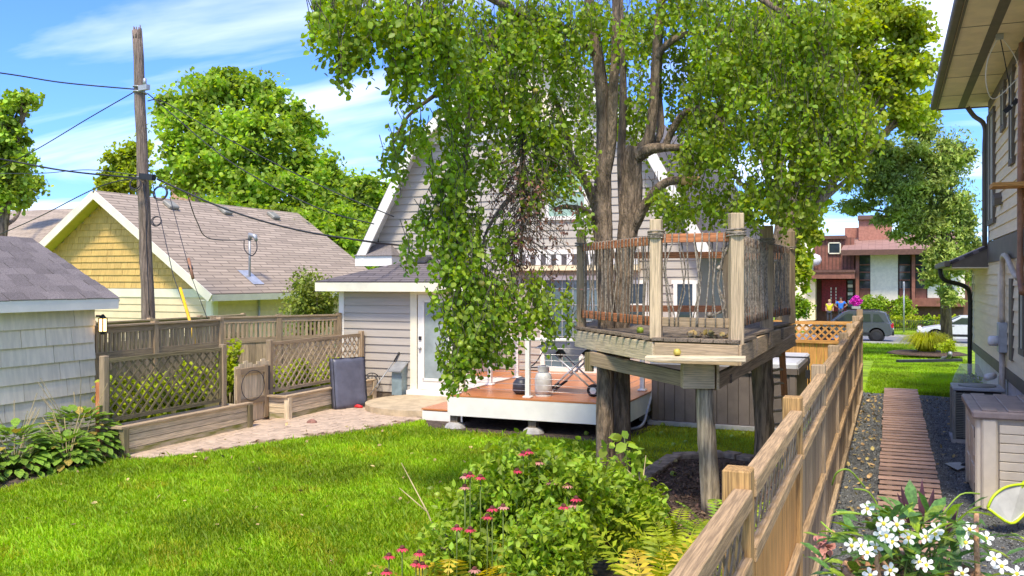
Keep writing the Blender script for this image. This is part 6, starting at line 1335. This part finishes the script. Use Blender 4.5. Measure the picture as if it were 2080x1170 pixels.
hosta('large hosta with yellowing leaves next to the lattice planter', (-10.95, 9.85, 0), .78, 230, .21)
hosta('hosta in the middle of the row along the shed', (-10.9, 8.75, 0), .68, 200, .20)
hosta('hosta at the left edge of the picture before the shed', (-10.8, 7.75, 0), .66, 190, .20)
hosta('dark hosta at the lawn edge between the larger ones', (-10.5, 9.25, 0), .5, 130, .18)
# ------------------------------------------------------------------ flower bed in the foreground
def frond(bv, bf, p, d_, L_, w_, droop=.5):
    """pinnate fern frond: rachis with paired leaflets"""
    n = 20; d_ = V(d_).normalized(); side = d_.cross(V((0, 0, 1))).normalized(); pos = V(p)
    for k in range(n):
        t = k / n; dr_ = (d_ + V((0, 0, -droop * 2.2 * t * t))).normalized(); q = pos + dr_ * (L_ / n); lw = w_ * math.sin(PI * (t * .82 + .16)) ** .8
        for s_ in (-1, 1):
            o_ = (side * s_ + dr_ * .45 + V((0, 0, -.12))).normalized() * lw; i = len(bv); bv += [pos, pos + o_ * .45 - dr_ * .012, pos + o_, pos + o_ * .45 + dr_ * .022]; bf.append((i, i + 1, i + 2, i + 3))
        i = len(bv); bv += [pos - side * .003, pos + side * .003, q + side * .003, q - side * .003]; bf.append((i, i + 1, i + 2, i + 3)); pos = q
def fern(label, c, n, L_, m, h=.5):
    c = V(c); t = thing('fern', label, 'fern', c, group='ferns in the flower bed')
    for i in range(n):
        a = i * 2.4 + rnd.uniform(-.3, .3); e = rnd.uniform(.6, 1.25); vs, fs = [], []
        frond(vs, fs, c + V((math.cos(a) * .04, math.sin(a) * .04, .02)), (math.cos(a) * math.cos(e), math.sin(a) * math.cos(e), math.sin(e)), L_ * rnd.uniform(.75, 1.15), L_ * .17, rnd.uniform(.35, .7))
        MB().add(vs, fs).build('frond', m, t)
def at0(u, v, d): p = W(u, v, d); return V((p.x, p.y, 0))
fern('green fern left of the nearest fence post', at0(1425, 1040, 7.2), 18, 1.0, 'leaf_fern'); fern('yellow-green fern beside the log post', at0(1360, 1040, 8.3), 14, .8, 'leaf_fern')
fern('golden fern at the bottom edge right of the bush', at0(1275, 1150, 6.0), 24, 1.0, 'leaf_fern_gold'); fern('golden fern at the bottom edge left of the bush', at0(930, 1150, 6.7), 16, .85, 'leaf_fern_gold')
fern('yellow fern behind the near fence rail', at0(1365, 1130, 6.5), 20, 1.0, 'leaf_fern'); fern('yellow-green fern along the left of the bush', at0(985, 1090, 7.6), 12, .75, 'leaf_fern'); fern('small gold fern under the near rail', at0(1330, 1165, 5.9), 14, .8, 'leaf_fern_gold'); fern('dark fern on the mulch edge', at0(1480, 1010, 8.4), 12, .75, 'leaf_bush')
for i, (lab, u, v, d, r, n) in enumerate((('dense green leafy bush at the centre of the flower bed', 1090, 1060, 7.4, (.72, .6, .58), 3600), ('green bush in the flower bed towards the log posts', 1225, 1075, 8.0, (.6, .45, .38), 2000), ('low green bush at the bottom edge of the flower bed', 1120, 1150, 6.6, (.42, .4, .42), 1800), ('leafy flower clump at the left of the bed', 985, 1090, 7.3, (.42, .4, .42), 1300), ('sparse low growth at the left front of the flower bed', 930, 1120, 6.9, (.36, .3, .28), 500))):
    c = W(u, v, d); c.z = r[2] + (.25 if i != 2 else .2); bushmesh('leafy_bush', lab, 'bush', c, r, int(n * 2.6), .062, 'leaf_bush', 10, lumps=40, shape=LEAFP, group='bushes in the flower bed')
sp = thing('sapling', 'slender lobed-leaf sapling in front of the double trunk', 'sapling', at0(1275, 1000, 9.0)); st_ = [at0(1282, 1000, 9.0), W(1280, 1000, 9.0), W(1272, 930, 9.0), W(1268, 885, 9.0)]
rod(sp, 'stem', st_, [.012, .01, .008, .005], 'stem'); pts = np.array([V(st_[1]).lerp(st_[3], rnd.random()) + V((rnd.gauss(0, .10), rnd.gauss(0, .10), rnd.gauss(0, .04))) for _ in range(90)] + [V(st_[0]).lerp(st_[1], .5 + .5 * rnd.random()) + V((rnd.gauss(0, .12), rnd.gauss(0, .12), 0)) for _ in range(60)]); leaves('foliage', pts, .105, 'leaf_tree', sp, .3, .8)
for lab, P in (('bare dry twig standing at the left of the flower bed', [(905, 1130, 7.2), (868, 1040, 7.3), (815, 940, 7.4)]), ('bare forked stem beside the sapling', [(1320, 1080, 8), (1305, 985, 8.2), (1312, 925, 8.3)])):
    o = thing('dry_stem', lab, 'stem', at0(P[0][0], 1100, P[0][2])); q = [at0(P[0][0] + 8, 1100, P[0][2])] + [W(*p) for p in P]; rod(o, 'stem', q, [.010, .009, .007, .003], 'stem_dry', 5); rod(o, 'side_twig', [q[2], q[2] + (q[3] - q[2]) * .4 + V((-.16, 0, .02))], [.006, .003], 'stem_dry', 5)
# coneflowers
CF = [(945, 966), (955, 963), (976, 968), (944, 988), (1050, 955), (1063, 920), (1074, 916), (1095, 938), (1145, 1028), (1166, 1025), (1139, 1058), (1153, 985), (990, 1048), (1000, 1032), (928, 1070), (955, 1074), (817, 1113), (790, 1128), (845, 1143), (858, 1146), (785, 1160), (964, 1156), (1170, 1012), (1022, 1028), (1120, 978), (852, 1122)]
CF.sort()
def ordn(n): return str(n) + ('th' if 10 < n < 20 else {1: 'st', 2: 'nd', 3: 'rd'}.get(n % 10, 'th'))
for i, (u, v) in enumerate(CF):
    d = 7.0 if v < 1000 else 6.6 if v < 1090 else 6.4; p = W(u, v, d); t = thing('coneflower', 'coneflower with drooping petals in the flower bed, %s from the left' % ordn(i + 1), 'flower', (p.x, p.y, 0), group='coneflowers in the bed')
    rod(t, 'stem', [V((p.x + rnd.uniform(-.06, .06), p.y + rnd.uniform(-.05, .05), 0)), p.lerp(V((p.x, p.y, 0)), .4), p], .005, 'stem', 5)
    MB().lathe([(.005, -.01), (.018, -.006), (.02, .006), (.012, .017), (.003, .02)], p, 10).build('cone', 'cone', t, True); pm = 'petal_pink' if rnd.random() < .75 else 'petal_fade'
    for k in range(11):
        a = k * 2 * PI / 11 + rnd.uniform(-.1, .1); q = V((math.cos(a), math.sin(a), -.55)); s_ = V((-q.y, q.x, 0)) * .009; b_ = p + V((q.x, q.y, 0)) * .014
        MB().add([b_ - s_ * .5, b_ + q * .02 - s_, b_ + q * .036, b_ + q * .02 + s_, b_ + s_ * .5], [(0, 1, 2, 3, 4)]).build('petal', pm, t)
pk_ = np.array([[rnd.uniform(-11, -2), rnd.uniform(6.3, 13.5), .045] for _ in range(160)]); leaves('lawn_litter', pk_, .06, 'dry_leaf', None, 0, 2.2)
# ------------------------------------------------------------------ white flowers in a wicker basket, lower right
fb = thing('flower_basket', 'wicker basket of white five-petalled flowers in the lower right corner', 'flower basket', (W(1850, 1200, 3.2).x, W(1850, 1200, 3.2).y, 0))
cb = W(1855, 1185, 3.2); prof = [(.13, -.26), (.19, -.12), (.225, 0), (.235, .03), (.215, .03), (.2, 0)]
MB().lathe(prof, cb, 22).build('basket', 'wicker', fb); 
for k in range(22): a = k * 2 * PI / 22; rod(fb, 'stake', [cb + V((math.cos(a) * .135, math.sin(a) * .135, -.26)), cb + V((math.cos(a) * .235, math.sin(a) * .235, .02))], .007, 'wicker', 5)
ring(fb, 'rim', cb + V((0, 0, .03)), .23, .014, 'wicker', ax=V((0, 0, 1)))
rod(fb, 'handle', curve_pts([cb + V((-.1, -.2, .0)), cb + V((-.12, -.2, .16)), cb + V((-.1, -.12, .1)), cb + V((.0, -.22, .0))], 5), .009, 'wicker'); rod(fb, 'handle', curve_pts([cb + V((.2, -.08, .0)), cb + V((.19, -.1, .2)), cb + V((.2, .02, .26))], 5), .009, 'wicker')
MB().lathe([(.14, 0), (.14, cb.z - .27)], (cb.x, cb.y, 0), 12).build('pedestal', 'wood_grey', fb); MB().lathe([(.19, -.01), (.02, .0)], cb, 16).build('soil', 'soil', fb)
# leaves as parts: dark glossy ovals
lb = MB(); lb.add([(0, 0, 0), (.3, .19, .05), (.7, .17, .03), (1, 0, -.1), (.7, -.17, .03), (.3, -.19, .05), (.5, 0, 0)], [(0, 1, 6), (1, 2, 6), (2, 3, 6), (3, 4, 6), (4, 5, 6), (5, 0, 6)])
lms = []
for mm in ('leaf_glossy', 'leaf_glossy_light'):
    mat(mm, (0.10, 0.21, 0.045) if mm == 'leaf_glossy' else (0.28, 0.40, 0.04), .35, .25, 10, rand=.3, trans=.25); me = bpy.data.meshes.new('glossy_leaf'); me.from_pydata(lb.v, [], lb.f); me.materials.append(M[mm]); me.polygons.foreach_set('use_smooth', [True] * 6); lms.append(me)
def leafobj(root, me, p, x, sc, name='leaf', roll=0):
    x = V(x).normalized(); y = V((rnd.uniform(-.3, .3), rnd.uniform(-.3, .3), 1)).cross(x).normalized(); z = x.cross(y)
    o = bpy.data.objects.new(name, me); return link(o, root, Matrix(((x.x * sc, y.x * sc, z.x * sc, p[0]), (x.y * sc, y.y * sc, z.y * sc, p[1]), (x.z * sc, y.z * sc, z.z * sc, p[2]), (0, 0, 0, 1))))
for k in range(260):
    u = rnd.gauss(1855, 95); v = rnd.uniform(1035, 1185) if abs(u - 1855) < 110 else rnd.uniform(1075, 1185)
    if not 1668 < u < 2062: continue
    d = 3.2 + rnd.uniform(-.22, .25); p = W(u, v, d); leafobj(fb, lms[rnd.random() < .35], p, (rnd.uniform(-1, 1) + (u - 1855) / 150, rnd.uniform(-1, .6), rnd.uniform(-.3, .7)), rnd.uniform(.065, .12))
for k in range(26):
    a = rnd.uniform(0, 6.28); e = W(1855 + rnd.uniform(-150, 160), rnd.uniform(1040, 1150), 3.2 + rnd.uniform(-.15, .2)); rod(fb, 'vine', curve_pts([cb + V((rnd.uniform(-.1, .1), rnd.uniform(-.1, .1), 0)), cb.lerp(e, .5) + V((0, 0, .06)), e], 3), .004, 'stem', 4)
pm_ = MB(); pm_.add([(0, -.012, 0), (.35, -.2, .06), (.75, -.32, .02), (1, -.05, -.08), (.95, .2, -.06), (.6, .27, .04), (0, .012, 0), (.5, 0, .05)], [(0, 1, 7), (1, 2, 7), (2, 3, 7), (3, 4, 7), (4, 5, 7), (5, 6, 7), (6, 0, 7)])
pme = bpy.data.meshes.new('white_petal'); pme.from_pydata(pm_.v, [], pm_.f); pme.materials.append(M['petal']); pme.polygons.foreach_set('use_smooth', [True] * 7)
FL = [(1750, 1108), (1778, 1112), (1762, 1122), (1800, 1088), (1812, 1100), (1845, 1092), (1822, 1065), (1880, 1090), (1900, 1085), (1902, 1075), (1962, 1102), (1970, 1075), (2003, 1093), (1868, 1142), (1882, 1148), (1795, 1063), (1790, 1085), (1808, 1158), (1768, 1168), (2035, 1150), (2020, 1135), (1955, 1165), (1762, 1033), (2065, 1165), (1730, 1108)]
for u, v in FL:
    p = W(u, v, 2.95 + rnd.uniform(0, .1)); n_ = (V((0, 0, H)) - p).normalized() + V((rnd.uniform(-.5, .5), rnd.uniform(-.4, .4), rnd.uniform(-.2, .5))); n_.normalize(); a1 = n_.orthogonal().normalized(); b1 = n_.cross(a1); a0 = rnd.random() * 6
    c_ = MB().lathe([(.001, -.012), (.006, -.004), (.007, .003), (.002, .006)], p, 8).build('flower_centre', 'petal_centre', fb, True)
    for k in range(5):
        x = (a1 * math.cos(a0 + k * 1.2566) + b1 * math.sin(a0 + k * 1.2566) + n_ * .12).normalized(); y = n_.cross(x).normalized(); z = x.cross(y); sc = .026
        o = bpy.data.objects.new('petal', pme); link(o, fb, Matrix(((x.x * sc, y.x * sc, z.x * sc, p.x), (x.y * sc, y.y * sc, z.y * sc, p.y), (x.z * sc, y.z * sc, z.z * sc, p.z), (0, 0, 0, 1))))
for u0, v0, u1, v1 in ((1872, 1040, 1873, 972), (1848, 1045, 1830, 985), (1885, 1040, 1897, 990), (1852, 1050, 1822, 1000), (1920, 1070, 1945, 1035), (1825, 1065, 1790, 1030)):
    a = W(u0, v0 + 20, 3.3); e = W(u1, v1, 3.3); s_ = V((.013, .005, 0)); MB().add([a - s_ * .6, a + s_ * .6, a.lerp(e, .5) + s_, e, a.lerp(e, .5) - s_, a.lerp(e, .5) + V((.0, -.006, 0))], [(0, 1, 5), (1, 2, 5), (2, 3, 5), (3, 4, 5), (4, 0, 5)]).build('spike_leaf', 'leaf_spike', fb)
for P in ([(1720, 1100, 3.2), (1690, 1080, 3.2), (1668, 1060, 3.25)], [(1700, 960, 3.3), (1725, 955, 3.3), (1757, 990, 3.3)][::-1] + [(1690, 985, 3.35)], [(1790, 1040, 3.3), (1765, 1000, 3.3), (1735, 993, 3.3)], [(1910, 1050, 3.3), (1950, 1005, 3.3), (1990, 1003, 3.3)]):
    rod(fb, 'tendril', curve_pts([W(*p) for p in P], 4), .0035, 'leaf_glossy_light', 4)
bl = thing('geranium_bloom', 'faded pale pink bloom on a stalk left of the white flowers', 'flower', at0(1672, 1110, 3.4)); p = W(1673, 1112, 3.4)
leaves('petals', ball(60, p, (.028, .028, .03), .5), .028, 'petal_fade', bl, 0, .2); rod(bl, 'stem', [p, W(1690, 1150, 3.4), at0(1695, 1150, 3.4)], .005, 'stem', 5)
